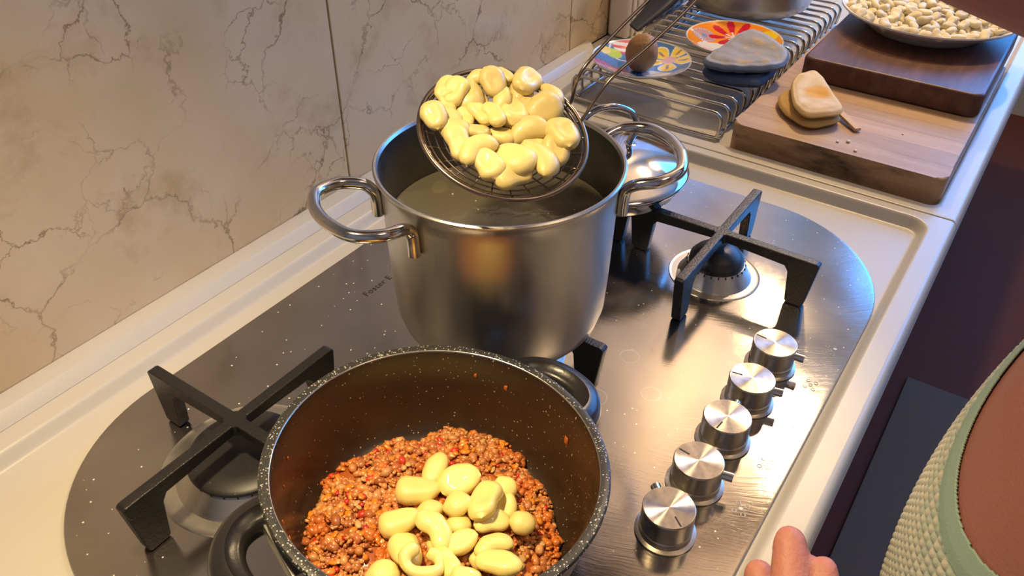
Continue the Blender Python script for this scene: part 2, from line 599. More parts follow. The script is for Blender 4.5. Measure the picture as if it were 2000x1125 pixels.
M['dark'] = simple('dark_slot', (0.01, 0.01, 0.01), 0.6)
M['bakelite'] = simple('bakelite', (0.018, 0.017, 0.017), 0.30, bump=0.2, bscale=200)
M['pan_in'] = mat_speckle('stone_coating', (0.030, 0.017, 0.010), (0.34, 0.28, 0.20), 430, 0.62, 0.28, 0.26, base2=(0.040, 0.022, 0.011))
M['pan_rim'] = mat_speckle('granite_rim', (0.030, 0.030, 0.028), (0.42, 0.42, 0.38), 800, 0.40, 0.4, 0.55, bump=0.6)
M['pan_edge'] = mat_steel('bare_edge', (0.70, 0.66, 0.58), 0.2)
M['wire'] = mat_steel('rack_wire', (0.58, 0.56, 0.53), 0.15)
M['blackwire'] = mat_steel('skimmer_wire', (0.30, 0.24, 0.20), 0.25)
M['handle_dark'] = simple('dark_handle', (0.035, 0.04, 0.06), 0.3)
M['plate_print'] = mat_vcol('printed_glaze', 0.12, coat=0.6)
M['china'] = simple('white_china', (0.72, 0.71, 0.68), 0.14)
M['gn_cooked'] = mat_dough('boiled_dough', (0.66, 0.53, 0.18), (0.74, 0.61, 0.27), 0.30, 0.12, coat=0.3)
M['gn_pan'] = mat_dough('boiled_dough_sauce', (0.96, 0.76, 0.22), (0.98, 0.84, 0.34), 0.24, 0.12, coat=0.5)
M['gn_raw'] = mat_dough('floured_dough', (0.74, 0.60, 0.25), (0.80, 0.68, 0.38), 0.6, 0.08, flour=0.85)
M['board'] = mat_wood('worn_beech', (0.40, 0.24, 0.13), (0.47, 0.31, 0.19), (0.54, 0.38, 0.25), (0.20, 0.11, 0.07), 0.35, ax=(50, 5, 50))
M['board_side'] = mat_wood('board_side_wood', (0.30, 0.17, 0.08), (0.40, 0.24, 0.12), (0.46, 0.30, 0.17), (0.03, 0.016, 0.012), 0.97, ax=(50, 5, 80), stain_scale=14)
M['board2'] = mat_wood('dark_walnut', (0.055, 0.021, 0.013), (0.095, 0.038, 0.024), (0.15, 0.068, 0.048), (0.04, 0.015, 0.012), 0.6, 0.42, ax=(12, 60, 40))
M['potato'] = simple('potato_skin', (0.34, 0.185, 0.075), 0.6, bump=0.7, bscale=260)
M['sauce'] = mat_vcol('meat_sauce', 0.30, sss=0.05, bump=0.5, bscale=500, coat=0.45)
M['skin'] = simple('skin', (0.46, 0.185, 0.145), 0.55, bump=0.5, bscale=420, Subsurface_Weight=0.12, Subsurface_Scale=0.01)
M['floor'] = simple('floor_tile', (0.11, 0.022, 0.006), 0.9)
M['mat'] = simple('floor_mat', (0.14, 0.085, 0.05), 0.95)
M['grey_wall'] = simple('grey_plaster', (0.42, 0.42, 0.42), 0.7)
M['beige'] = simple('beige_plaster', (0.50, 0.42, 0.32), 0.8)
M['brown'] = simple('brown_cabinet', (0.16, 0.10, 0.06), 0.45)
M['pvc'] = simple('white_pvc', (0.80, 0.74, 0.68), 0.4)
M['ink'] = simple('ink', (0.03, 0.028, 0.026), 0.5)
M['stick'] = simple('pale_stick', (0.62, 0.42, 0.22), 0.6)
M['crumb'] = simple('crumb', (0.80, 0.72, 0.58), 0.8)

# ------------------------------------------------------------------ room shell
CY = 0.625          # wall plane
def structure(o):
    o['kind'] = 'structure'
    return o


structure(box('floor', -1.2, 3.6, -2.3, 0.75, -0.92, -0.87, M['floor']))
structure(box('ceiling', -1.2, 3.6, -2.3, 0.75, 2.05, 2.10, M['beige']))
wb = structure(box('wall_back', -1.2, 3.6, CY + 0.013, 0.75, -0.87, 2.05, M['grout']))
structure(box('wall_left', -1.25, -1.2, -2.3, 0.75, -0.87, 2.05, M['beige']))
wr = structure(empty('wall_right'))
box('wall_panel', 3.45, 3.6, -2.3, -2.17, -0.87, 2.05, M['grey_wall'], wr)
box('wall_panel', 3.45, 3.6, 0.43, CY + 0.013, -0.87, 2.05, M['grey_wall'], wr)
box('wall_panel', 3.45, 3.6, -2.17, 0.43, -0.87, 0.43, M['grey_wall'], wr)
box('wall_panel', 3.45, 3.6, -2.17, 0.43, 1.86, 2.05, M['grey_wall'], wr)
for i, (a, b_) in enumerate([(-1.19, -0.398), (-0.396, 0.094), (0.096, 0.5865), (0.5885, 1.0795), (1.0815, 1.62), (1.622, 2.11), (2.112, 2.6), (2.602, 3.44)]):
    s = box('marble_slab', a, b_, CY, CY + 0.014, 0.0, 0.62, M['marble'], wb, bev=0.0008, segs=1)
box('plaster_band', -1.19, 3.44, CY - 0.002, CY + 0.014, 0.621, 2.04, M['beige'], wb)
structure(box('wall_front', -1.2, 3.45, -2.3, -2.2, -0.87, 2.05, M['beige']))
w1 = structure(empty('window_1', (3.50, -0.87, 1.145)))
for a in ((-.02, .03, -1.30, 1.30, -.715, -.66), (-.02, .03, -1.30, 1.30, .66, .715), (-.02, .03, -1.30, -1.24, -.66, .66), (-.02, .03, 1.24, 1.30, -.66, .66)):
    box('window_frame', *a, M['pvc'], w1, bev=0.004)
box('window_mullion', -.02, .03, -.03, .03, -.66, .66, M['pvc'], w1, bev=0.004)

# ------------------------------------------------------------------ counter modules
def tray_module(name, x0, x1, y0, y1, ix0, ix1, iy0, iy1, depth, run, r, mat):
    n = 10
    P = lambda a, b, c, d, rr, z: [(p[0], p[1], z) for p in rrect(a, b, c, d, rr, n)]
    L = []
    for dx, dy, z in ((0, 0, -.040), (0, .0002, -.013), (.0001, .0010, -.0085), (.0003, .0022, -.0048), (.0006, .0040, -.0020), (.001, .0062, -.0005), (.0018, .0082, 0)):
        q_ = P(x0 + dx, x1 - dx, y0 + dy, y1 - .001, 0.001, z)
        L.append(q_)
    L.append(P(ix0 - .0012, ix1 + .0012, iy0 - .0012, iy1 + .0012, r + .001, 0.0))
    for k in range(0, 9):
        t = k / 8
        s = t * t * (3 - 2 * t)
        L.append(P(ix0 + run * t, ix1 - run * t, iy0 + run * t, iy1 - run * t, max(r - run * t, 0.004), -depth * s))
    L.append(P(ix0 + run + .0015, ix1 - run - .0015, iy0 + run + .0015, iy1 - run - .0015, max(r - run, .004), -depth))
    o = loops_obj(name, L, mat, None, cap0=True, cap1=True, ang=30)
    return o


cm = tray_module('hob_worktop', -0.70, 0.9222, 0.0212, CY - .001, -0.60, 0.908, 0.0465, 0.578, 0.012, 0.011, 0.024, M['white'])
tag(cm, 'white enamelled worktop with a sunken tray round the gas hob', 'worktop')
c2 = tray_module('drainer_worktop', 0.9232, 2.6, 0.0212, CY - .001, 0.942, 2.5, 0.0475, 0.575, 0.011, 0.008, 0.014, M['white'])
tag(c2, 'white enamelled worktop under the wire rack and the chopping boards', 'worktop')
# upstand strip along the wall, rounded free end
pr = [(CY - .0008, 0.0004), (CY - .0008, .0112), (CY - .012, .0116), (CY - .0195, .0108), (CY - .0225, .0085), (CY - .0280, .0015), (CY - .0290, 0.0004)]
vs, fs = [], []
xs = [-0.70, 0.2, 0.6, 1.09, 1.11, 1.122, 1.129, 1.132]
shr = [0, 0, 0, 0, 0.002, 0.006, 0.012, 0.020]
for x, s in zip(xs, shr):
    for y, z in pr:
        vs.append((x, min(CY - .0008, y + s * (1 - (y - (CY - .029)) / .029)), z))
k = len(pr)
for i in range(len(xs) - 1):
    for j in range(k):
        l = (j + 1) % k
        fs.append((i * k + j, (i + 1) * k + j, (i + 1) * k + l, i * k + l))
fs += [tuple(range(k)), tuple((len(xs) - 1) * k + j for j in range(k))[::-1]]
bm = bmesh.new(); bv = [bm.verts.new(v) for v in vs]
for f in fs: bm.faces.new([bv[q] for q in f])
up = autosmooth(bm_obj('wall_strip', bm, M['white']), 30)
tag(up, 'long white upstand strip running between the worktops and the marble wall', 'edge strip')

bc = empty('base_cabinet', (0.9, 0.33, -0.87))
tag(bc, 'brown base cabinet carrying the white worktops', 'cabinet')
box('carcass', -1.6, 1.7, -0.24, 0.28, 0.0, 0.829, M['brown'], bc, bev=0.002)
for i in range(5):
    d = box('door', -1.59 + .655 * i, -1.59 + .655 * i + .65, -0.258, -0.2405, 0.10, 0.82, M['brown'], bc, bev=0.003)

# white ribbed panel standing at the far end of the marble
tp = empty('trim_1', (1.24, 0.55, 0.0)); structure(tp)
box('jamb', -0.045, 0.22, 0.035, 0.072, 0.0005, 0.62, M['pvc'], tp, bev=0.006)
for xx in (-0.030, -0.012, 0.014, 0.052, 0.090, 0.128, 0.166):
    box('rib', xx - 0.0045, xx + 0.0045, 0.0315, 0.035, 0.004, 0.61, M['pvc'], tp, bev=0.0015, segs=2)

# ------------------------------------------------------------------ floor mat, hood added out of view for brown reflections in the steel
tag(box('floor_mat', 0.15, 1.72, -0.75, 0.02, -0.869, -0.861, M['mat'], bev=0.003), 'dark slate-coloured mat on the floor in front of the cabinets', 'mat')
hood = empty('added_hood', (0.45, 0.42, 0.86))
tag(hood, 'unseen extractor hood added above the gas hob for brown reflections', 'hood')
box('canopy', -0.45, 0.45, -0.17, 0.20, 0.0, 0.10, M['brown'], hood, bev=0.004)
box('chimney', -0.15, 0.15, -0.02, 0.20, 0.10, 0.85, M['brown'], hood, bev=0.004)

# ------------------------------------------------------------------ gas hob
HZ = -0.0085
hob = empty('gas_hob', (0.4775, 0.303, HZ))
tag(hob, 'brushed steel five-burner gas hob with rounded ends and knobs in a row', 'hob')
hx0, hx1, hy0, hy1 = 0.100 - .4775, 0.855 - .4775, 0.058 - .303, 0.548 - .303


def hobloop(d, z):
    return [(p[0], p[1], z) for p in rrect(hx0 + d, hx1 - d, hy0 + d, hy1 - d, 0.150 - d, 24)]


loops_obj('steel_plate', [hobloop(0, -0.0032), hobloop(0, -0.0008), hobloop(.0008, 0.0), hobloop(.004, 0.0001)], M['hob'], hob, cap0=True, cap1=True, ang=20)


def burner(cx, cy, R, hcone, domed):
    x, y = cx - .4775, cy - .303
    # pressed ring in the plate, aluminium cone, black cap
    ring = lathe('burner', [(R * 1.30, .0002), (R * 1.28, .0009), (R * 1.24, .0004), (R * 1.20, .0004), (R * 1.05, .0004), (R * 1.02, .0015), (R * 1.0, .0030),
                            (R * .99, .0034), (R * .80, hcone), (R * .74, hcone), (R * .5, hcone - .001), (0.0, hcone - .001)], M['alu'], hob, 64, (x, y, 0))
    if domed:
        cap = [(0, hcone - .002), (R * .74, hcone - .002), (R * .78, hcone + .001), (R * .76, hcone + .006), (R * .62, hcone + .012), (R * .40, hcone + .0165), (R * .2, hcone + .0178), (0, hcone + .018)]
    else:
        cap = [(0, hcone - .001), (R * .80, hcone - .001), (R * .835, hcone + .001), (R * .83, hcone + .0035), (R * .78, hcone + .0055), (R * .5, hcone + .0065), (0, hcone + .007)]
    lathe('cap', cap, M['blackcap'], ring, 64, (x, y, 0))
    parts = []
    n = 26
    for i in range(n):
        a = 2 * pi * i / n
        r1 = R * .795
        c = Vector((x + r1 * cos(a), y + r1 * sin(a), hcone - .0018))
        t = Vector((-sin(a), cos(a), 0)) * .0006; rd = Vector((cos(a), sin(a), 0)) * .0016; zz = Vector((0, 0, .0016))
        v = [c + t * sx + rd * sy + zz * sz for sz in (-1, 1) for sy in (-1, 1) for sx in (-1, 1)]
        parts.append((v, [(0, 1, 3, 2), (4, 6, 7, 5), (0, 4, 5, 1), (2, 3, 7, 6), (0, 2, 6, 4), (1, 5, 7, 3)]))
    v, f = join_data(parts)
    o = mesh_obj('flame_slots', v, f, M['dark'], ring, smooth=False)
    o['kind'] = 'stuff'
    # igniter pin
    lathe('igniter', [(0, .0), (.0022, .0), (.0022, .010), (.0012, .0115), (0, .012)], M['china'], ring, 12, (x - R * .85, y + R * .75, 0.001))


BUR = [(0.240, 0.412, 0.052, 0.0140, False), (0.240, 0.212, 0.036, 0.013, True), (0.468, 0.322, 0.052, 0.014, False),
       (0.688, 0.412, 0.036, 0.013, True), (0.688, 0.212, 0.036, 0.0165, True)]
for b5 in BUR:
    burner(*b5)
# fixing screws, printed marks
for kx, d in ((0.371, 2), (0.423, 3), (0.479, 1), (0.532, 0), (0.587, 4)):
    cx, cy = kx + .050 - .4775, 0.0755 - .303
    parts = []
    for j, (dx, dy) in enumerate(((-.0045, .0035), (-.0045, -.0035), (0, 0), (.0045, .0035), (.0045, -.0035))):
        pth = [(cx + dx + .0016 * cos(a), cy + dy + .0016 * sin(a), .0003) for a in [2 * pi * q / 14 for q in range(14)]]
        parts.append(tube_data(pth, .0003, 4, True))
        if j == d:
            parts.append(([(cx + dx + .0013 * cos(a), cy + dy + .0013 * sin(a), .00045) for a in [2 * pi * q / 12 for q in range(12)]], [tuple(range(12))]))
    v, f = join_data(parts)
    mesh_obj('burner_mark', v, f, M['china'], hob, smooth=False)
tx = bpy.data.curves.new('lettering', 'FONT')
tx.body = 'Foster E'; tx.size = 0.0105; tx.extrude = 0.0001; tx.space_character = 1.08
to = bpy.data.objects.new('tmp', tx); COL.objects.link(to)
dg = bpy.context.evaluated_depsgraph_get()
tme = bpy.data.meshes.new_from_object(to.evaluated_get(dg))
bpy.data.objects.remove(to)
tme.materials.clear(); tme.materials.append(M['ink'])
lt = link(bpy.data.objects.new('lettering', tme), hob)
lt.location = (0.4545 - .4775, 0.4815 - .303, 0.0003)
lt.rotation_euler = (0, 0, radians(0))


# control knobs: parts of the hob
def knob(cx, cy, pin_deg, slot_deg):
    r = 0.0192
    k0 = lathe('knob', [(0, .009), (r - .0002, .009), (r, .0094), (r, .0262), (r - .0006, .0270), (0, .0270)], M['knobside'], hob, 64, (0, 0, 0), ang=25)
    k0.location = (cx - .4775, cy - .303, 0)
    fc = lathe('knob_face', [(0, .02705), (r - .0008, .02705), (r - .0008, .0272), (0, .0272)], M['knobtop'], k0, 64)
    lathe('collar', [(0, .0005), (.0225, .0005), (.0225, .0018), (.0205, .0024), (.0196, .0026), (.0196, .0078), (.0188, .0086), (.0160, .0088), (.0160, .0095), (0, .0095)], M['knobside'], k0, 64)
    a = radians(slot_deg)
    bx = box('pointer_slot', .0085, .0175, -.0006, .0006, .0270, .02735, M['dark'], k0)
    bx.rotation_euler = (0, 0, a)
    p = radians(pin_deg)
    tube('pin', [(cos(p) * (r - .001), sin(p) * (r - .001), .0185), (cos(p) * (r + .0075), sin(p) * (r + .0075), .0185)], .0038, M['chrome'], k0, 16)
    return k0


KN = [(0.371, 0.114, 46, -127), (0.4235, 0.1145, -77, 84), (0.4785, 0.1145, 3, 173), (0.532, 0.1145, -77, 101), (0.5865, 0.1145, -83, 87)]
for kk in KN:
    knob(*kk)


# pan supports
def grate(cx, cy, label, long_arm=0.1, ang=0.0):
    g = empty('pan_support', (cx, cy, HZ), (0, 0, ang))
    tag(g, label, 'grate')
    zt = 0.0535
    for i, a in enumerate((0, 90, 180, 270)):
        L = long_arm
        # side profile of one arm with its flat tapering foot
        prof = [(0.0, zt), (L - .003, zt), (L, zt - .002), (L - .006, .0035), (L - .0085, .0008), (L - .022, .0008), (L - .0245, .003), (L - .028, zt - .018), (L - .032, zt - .0125), (0.0, zt - .009)]
        w0 = .0048
        bm = bmesh.new()
        A = []; Bv = []
        for x, z in prof:
            w = w0 if x > .002 else w0
            A.append(bm.verts.new((x, -w, z))); Bv.append(bm.verts.new((x, w, z)))
        bm.faces.new(A); bm.faces.new(Bv[::-1])
        n = len(prof)
        for q in range(n):
            r_ = (q + 1) % n
            bm.faces.new((A[q], Bv[q], Bv[r_], A[r_]))
        bmesh.ops.recalc_face_normals(bm, faces=bm.faces)
        bmesh.ops.bevel(bm, geom=[e for e in bm.edges if min(v.co.x for v in e.verts) > .001 or abs(e.verts[0].co.x - e.verts[1].co.x) > .001], offset=.0012, segments=2, profile=.5, affect='EDGES')
        o = weighted(autosmooth(bm_obj('arm', bm, M['iron'], g), 50))
        o.rotation_euler = (0, 0, radians(a))
        ft = box('foot', L - .021, L - .010, -.0035, .0035, 0.0002, .0030, M['bakelite'], o, bev=.0008, segs=1)
    hubp = []
    for q in range(16):
        a = 2 * pi * q / 16
        rr = .0085 if q % 4 else .0098
        hubp.append((rr * cos(a), rr * sin(a)))
    loops_obj('hub', [[(x, y, zt - .010) for x, y in hubp], [(x, y, zt - .0006) for x, y in hubp], [(x * .92, y * .92, zt + .0001) for x, y in hubp]], M['iron'], g, cap0=True, ang=40)
    return g


grate(0.240, 0.412, 'black cast-iron cross support over the empty wide burner left of the stockpot')
grate(0.240, 0.212, 'black cast-iron cross support hidden under the sauce pan')
grate(0.468, 0.322, 'black cast-iron cross support under the steel stockpot, one foot showing behind the pan handle')
grate(0.688, 0.412, 'black cast-iron cross support under the steel lid')
grate(0.688, 0.212, 'black cast-iron cross support over the empty small burner nearest the row of knobs')
GZ = HZ + 0.0536

# ------------------------------------------------------------------ stockpot
sp = empty('stockpot', (0.449, 0.315, GZ + .0006))
tag(sp, 'tall stainless steel stockpot with two loop handles standing on the middle burner', 'pot')
h = 0.200 - GZ
out = [(0, 0.0), (.060, 0.0), (.068, .0015), (.076, .007), (.083, .016), (.087, .030), (.0885, .060), (.0905, h - .018), (.0912, h - .010), (.0935, h - .004), (.0952, h - .0015), (.0952, h - .0003), (.0940, h + .0007), (.0925, h + .0004), (.0912, h - .002)]
lathe('body', out, M['pot'], sp, 128, ang=50)
inn = [(.0912, h - .002), (.0900, h - .012), (.0895, h - .02), (.0875, .060), (.0860, .032), (.080, .016), (.070, .006), (0, .005)]
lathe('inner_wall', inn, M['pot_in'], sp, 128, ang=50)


def loop_handle(name, parent, c, r0, a1, a2, reach, z, tr, mat, legdrop=.028, skew=0.0):
    """horizontal loop whose two ends turn down flat against the pot side"""
    P = []
    am = (a1 + a2) / 2 + skew
    def pt(a, r, zz): return Vector((c[0] + r * cos(a), c[1] + r * sin(a), zz))
    hw = abs(a2 - a1) / 2
    A0 = pt(a1, r0 + .0035, z - legdrop); A1 = pt(a1, r0 + .004, z - legdrop * .45); A2 = pt(a1, r0 + .0065, z - .006)
    A3 = pt(a1 + (am - a1) * -.03, r0 + .014, z - .001)
    B0 = pt(a2, r0 + .0035, z - legdrop); B1 = pt(a2, r0 + .004, z - legdrop * .45); B2 = pt(a2, r0 + .0065, z - .006)
    B3 = pt(a2 + (am - a2) * -.03, r0 + .014, z - .001)
    P = [A0, A1, A2, A3, pt(a1 + (am - a1) * .02, r0 + reach * .62, z + .002), pt(a1 + (am - a1) * .30, r0 + reach * .92, z + .004),
         pt(a1 + (am - a1) * .70, r0 + reach * 1.02, z + .005), pt(am, r0 + reach * 1.04, z + .005), pt(a2 + (am - a2) * .70, r0 + reach * 1.02, z + .005),
         pt(a2 + (am - a2) * .30, r0 + reach * .92, z + .004), pt(a2 + (am - a2) * .02, r0 + reach * .62, z + .002), B3, B2, B1, B0]
    path = catmull(P, 8)
    return tube(name, path, tr, mat, parent, 16)


hz = h - .009
loop_handle('handle', sp, (0, 0, 0), .0905, radians(136), radians(175), .050, hz, .0046, M['chrome'])
loop_handle('handle', sp, (0, 0, 0), .0905, radians(-22), radians(-66), .048, hz, .0046, M['chrome'])

# murky boiling water
m, nt, b = new_mat('starchy_water')
b.inputs['Base Color'].default_value = (0.13, 0.115, 0.08, 1)
b.inputs['Roughness'].default_value = 0.10
b.inputs['Alpha'].default_value = 0.80
b.inputs['Specular IOR Level'].default_value = 0.4
n = N(nt, 'ShaderNodeTexNoise', i_Scale=60.0, i_Detail=3.0, i_Distortion=0.5)
nt.links.new(coords(nt), n.inputs['Vector'])
bp = N(nt, 'ShaderNodeBump', i_Strength=0.35, i_Distance=0.002)
nt.links.new(n.outputs['Fac'], bp.inputs['Height']); nt.links.new(bp.outputs['Normal'], b.inputs['Normal'])
M['water'] = m
WZ = 0.150
wat = lathe('cooking_water', [(0, WZ - .006), (.0875, WZ - .006), (.0884, WZ), (.0870, WZ - .0007), (.06, WZ - .0007), (.03, WZ - .0005), (0, WZ - .0006)], M['water'], None, 96, (0.449, 0.315, 0))
tag(wat, 'cloudy starchy cooking water inside the steel stockpot', 'water', kind='stuff')
fo = []
for i in range(46):
    a = random.uniform(0, 2 * pi); rr = .0872 - abs(random.gauss(0, .006)) if i < 30 else random.uniform(.02, .085)
    bmx = bmesh.new(); bmesh.ops.create_icosphere(bmx, subdivisions=1, radius=random.uniform(.0004, .0011))
    cx, cy = 0.449 + rr * cos(a), 0.315 + rr * sin(a)
    fo.append(([v.co + Vector((cx, cy, WZ - .0004)) for v in bmx.verts], [tuple(v.index for v in f.verts) for f in bmx.faces]))
    bmx.free()
v, f = join_data(fo)
tag(mesh_obj('water_froth', v, f, M['crumb']), 'pale froth bubbles floating on the water in the stockpot', 'froth', kind='stuff')

# ------------------------------------------------------------------ lid
lid = empty('domed_cover', (0.708, 0.354, GZ + .0012))
tag(lid, 'shiny domed stainless steel lid with a loop handle resting behind the stockpot', 'lid')
lathe('dome', [(.0740, .0), (.0755, .0), (.0765, .002), (.0765, .0095), (.0800, .0120), (.0845, .0155), (.0860, .0180), (.0850, .0205), (.0800, .0225), (.0680, .0275), (.050, .0345), (.030, .0395), (.012, .0415), (0, .0418),
               ], M['lid'], lid, 128, ang=70)
lathe('inner_dome', [(.0740, .0), (.0735, .009), (.078, .0125), (.0825, .0165), (.078, .0205), (.066, .0255), (.05, .0320), (.03, .037), (0, .039)], M['lid'], lid, 96, ang=70)
pa = radians(20)
ux = Vector((cos(radians(-38)), sin(radians(-38)), 0))
P = []
for s, z in ((-.019, .0405), (-.0215, .045), (-.0275, .054), (-.0305, .066), (-.026, .078), (-.0125, .086), (0, .088), (.0125, .086), (.026, .078), (.0305, .066), (.0275, .054), (.0215, .045), (.019, .0405)):
    P.append(ux * s + Vector((.004, -.001, z)) + Vector((-.25, .1, 0)) * (z - .04))
tube('loop_handle', catmull(P, 6), .0036, M['lid'], lid, 14)
for s in (-1, 1):
    q = P[0 if s < 0 else -1]
    lathe('handle_foot', [(0, 0), (.0075, 0), (.0085, .0015), (.0075, .0035), (.004, .005), (0, .0055)], M['lid'], lid, 24, (q.x, q.y, .0365))

# ------------------------------------------------------------------ sauce pan
pan = empty('sauce_pan', (0.2425, 0.222, GZ + .0056), (radians(2.6), radians(3.3), 0))
tag(pan, 'dark speckled non-stick pan with a granite-look rim holding the meat sauce', 'pan')
PH = 0.1208 - GZ - .0056
outp = [(0, 0), (.078, 0), (.083, .003), (.088, .010), (.094, .030), (.0985, PH - .008), (.1005, PH - .003), (.1030, PH - .001), (.1032, PH), (.1022, PH + .0012)]
lathe('outer_shell', outp, M['pan_rim'], pan, 128, ang=60)
lathe('rim', [(.1022, PH + .0012), (.1000, PH + .0018), (.0972, PH + .0012)], M['pan_rim'], pan, 128, ang=60)
lathe('bare_edge', [(.0972, PH + .0012), (.0967, PH + .0011), (.0964, PH + .0003)], M['pan_edge'], pan, 128, ang=60)
lathe('inner_wall', [(.0964, PH + .0003), (.0945, PH - .006), (.0905, .030), (.0865, .014), (.080, .005), (.070, .003), (0, .0028)], M['pan_in'], pan, 128, ang=60)


def pan_handle(ang, parent):
    """moulded D-shaped ear with an opening"""
    g = []
    hw = .033
    ctr = .098
    outer, inner = [], []
    n = 28
    for i in range(n + 1):
        a = -pi / 2 + pi * i / n
        outer.append((ctr - .004 + .044 * cos(a) ** .8 if cos(a) > 0 else ctr - .004, .040 * sin(a)))
        inner.append((ctr + .002 + .0175 * cos(a) ** .6 if cos(a) > 1e-6 else ctr + .002, .0195 * sin(a)))
    z0 = PH - .016
    V, F = [], []
    rows = []
    for t, dz_t, dz_b in ((0, .000, -.004), (.08, .0055, -.008), (.25, .009, -.010), (.5, .0095, -.010), (.62, .0065, -.009), (.80, .0055, -.008), (.93, .004, -.007), (1, .0, -.004)):
        rt, rb = [], []
        for o_, i_ in zip(outer, inner):
            x = o_[0] + (i_[0] - o_[0]) * t; y = o_[1] + (i_[1] - o_[1]) * t
            dip = -.10 * max(0, x - ctr)
            rt.append(len(V)); V.append((x, y, z0 + dz_t + dip))
            rb.append(len(V)); V.append((x, y, z0 + dz_b + dip))
        rows.append((rt, rb))
    for a_, b_ in zip(rows[:-1], rows[1:]):
        for k in range(n):
            F.append((a_[0][k], a_[0][k + 1], b_[0][k + 1], b_[0][k]))
            F.append((a_[1][k], b_[1][k], b_[1][k + 1], a_[1][k + 1]))
    for rt, rb in (rows[0], rows[-1]):
        for k in range(n):
            F.append((rt[k], rb[k], rb[k + 1], rt[k + 1]))
    for k in (0, n):
        F.append(tuple([r[0][k] for r in rows] + [r[1][k] for r in rows][::-1]))
    bm = bmesh.new(); bv = [bm.verts.new(v) for v in V]
    for f in F:
        try: bm.faces.new([bv[q] for q in f])
        except ValueError: pass
    o = autosmooth(bm_obj('handle', bm, M['bakelite'], parent), 50)
    o.rotation_euler = (0, 0, ang)
    rim = box('bracket', ctr - .004, ctr + .004, -.020, .020, z0 - .006, z0 + .003, M['alu'], o, bev=.001)
    return o


pan_handle(radians(-8), pan)
pan_handle(radians(160), pan)

# sauce: a bed plus thousands of crumbs of mince and diced vegetables in one mesh
def ico(sub=1):
    bm = bmesh.new(); bmesh.ops.create_icosphere(bm, subdivisions=sub, radius=1)
    v = [q.co.copy() for q in bm.verts]; f = [tuple(x.index for x in p.verts) for p in bm.faces]
    bm.free(); return v, f


IC1 = ico(1); IC2 = ico(2)
CUBEV = [Vector((x, y, z)) for z in (-1, 1) for y in (-1, 1) for x in (-1, 1)]


def sauce_r(a):
    return .0800 + .0040 * sin(3 * a + 1.1) + .0032 * sin(5 * a + .3) + .0020 * sin(11 * a + 2)


def sauce_z(x, y):
    r = sqrt(x * x + y * y); a = atan2(y, x)
    t = r / sauce_r(a)
    zz = .0145 + .005 * noise.noise(Vector((x * 38, y * 38, 3))) + .003 * noise.noise(Vector((x * 90, y * 90, 8)))
    return .003 + zz * max(0, 1 - t ** 5) ** .5


rnd = random.Random(11)
SV, SF, SCc = [], [], []
def addblob(base, c, s, rot, col, jit=.18):
    b0 = len(SV)
    R = rot
    for q in base[0]:
        w = Vector((q.x * s[0], q.y * s[1], q.z * s[2])) * (1 + rnd.uniform(-jit, jit))
        SV.append(c + R @ w); SCc.append(col)
    for f in base[1]:
        SF.append(tuple(i + b0 for i in f))


# bed
nb_, na_ = 26, 96
b0 = len(SV)
for i in range(nb_ + 1):
    for j in range(na_):
        a = 2 * pi * j / na_; r = sauce_r(a) * .985 * i / nb_
        x, y = r * cos(a), r * sin(a)
        SV.append(Vector((x, y, sauce_z(x, y) - .0008)))
        t = noise.noise(Vector((x * 60, y * 60, 0))) * .5 + .5
        SCc.append((.34 + .1 * t, .075 + .05 * t, .018, 1))
for i in range(nb_):
    for j in range(na_):
        k2 = (j + 1) % na_
        SF.append((b0 + i * na_ + j, b0 + (i + 1) * na_ + j, b0 + (i + 1) * na_ + k2, b0 + i * na_ + k2))
MEAT = [(.62, .245, .08), (.52, .18, .055), (.70, .33, .12), (.46, .14, .04), (.68, .27, .07)]
for i in range(6500):
    a = rnd.uniform(0, 2 * pi); r = sqrt(rnd.random()) * sauce_r(a) * 1.0
    x, y = r * cos(a), r * sin(a)
    cl = noise.noise(Vector((x * 70, y * 70, 20)))
    if cl < -.28 and rnd.random() < .8: continue
    s = rnd.uniform(.0008, .0017) if rnd.random() < .85 else rnd.uniform(.002, .0034)
    c = Vector((x, y, sauce_z(x, y) + rnd.uniform(-.0003, .0016) + max(0, cl) * .004))
    k = rnd.random()
    col = rnd.choice(MEAT)
    if noise.noise(Vector((x * 45, y * 45, 50))) > .22: col = (.62, .17, .03)
    if k < .025: col = (.58, .05, .02)
    v_ = rnd.uniform(.8, 1.15)
    addblob(IC1, c, (s * rnd.uniform(.9, 1.7), s, s * rnd.uniform(.7, 1)), Matrix.Rotation(rnd.uniform(0, pi), 3, 'Z') @ Matrix.Rotation(rnd.uniform(-.5, .5), 3, 'X'), (col[0] * v_, col[1] * v_, col[2] * v_, 1), .22)
for i in range(360):
    a = rnd.uniform(0, 2 * pi); r = sqrt(rnd.random()) * sauce_r(a) * .97
    x, y = r * cos(a), r * sin(a)
    k = rnd.random()
    if k < .55: col, s = (.70, .23, .015), (rnd.uniform(.002, .0042), rnd.uniform(.0015, .0026), .0011)     # carrot
    elif k < .8: col, s = (.62, .38, .14), (rnd.uniform(.002, .0036), rnd.uniform(.0015, .0026), .0009)     # onion
    else: col, s = (.55, .035, .02), (rnd.uniform(.0018, .003), rnd.uniform(.0015, .0024), .001)            # tomato
    c = Vector((x, y, sauce_z(x, y) + rnd.uniform(.0008, .0024)))
    addblob(IC2 if k < .8 else IC1, c, s, Matrix.Rotation(rnd.uniform(0, pi), 3, 'Z') @ Matrix.Rotation(rnd.uniform(-.6, .6), 3, 'X') @ Matrix.Rotation(rnd.uniform(-.4, .4), 3, 'Y'), (*col, 1), .10)
so = mesh_obj('meat_sauce', SV, SF, M['sauce'])
ca = so.data.color_attributes.new('Col', 'FLOAT_COLOR', 'POINT')
ca.data.foreach_set('color', [c for q in SCc for c in q])
so.location = pan.location; so.rotation_euler = pan.rotation_euler
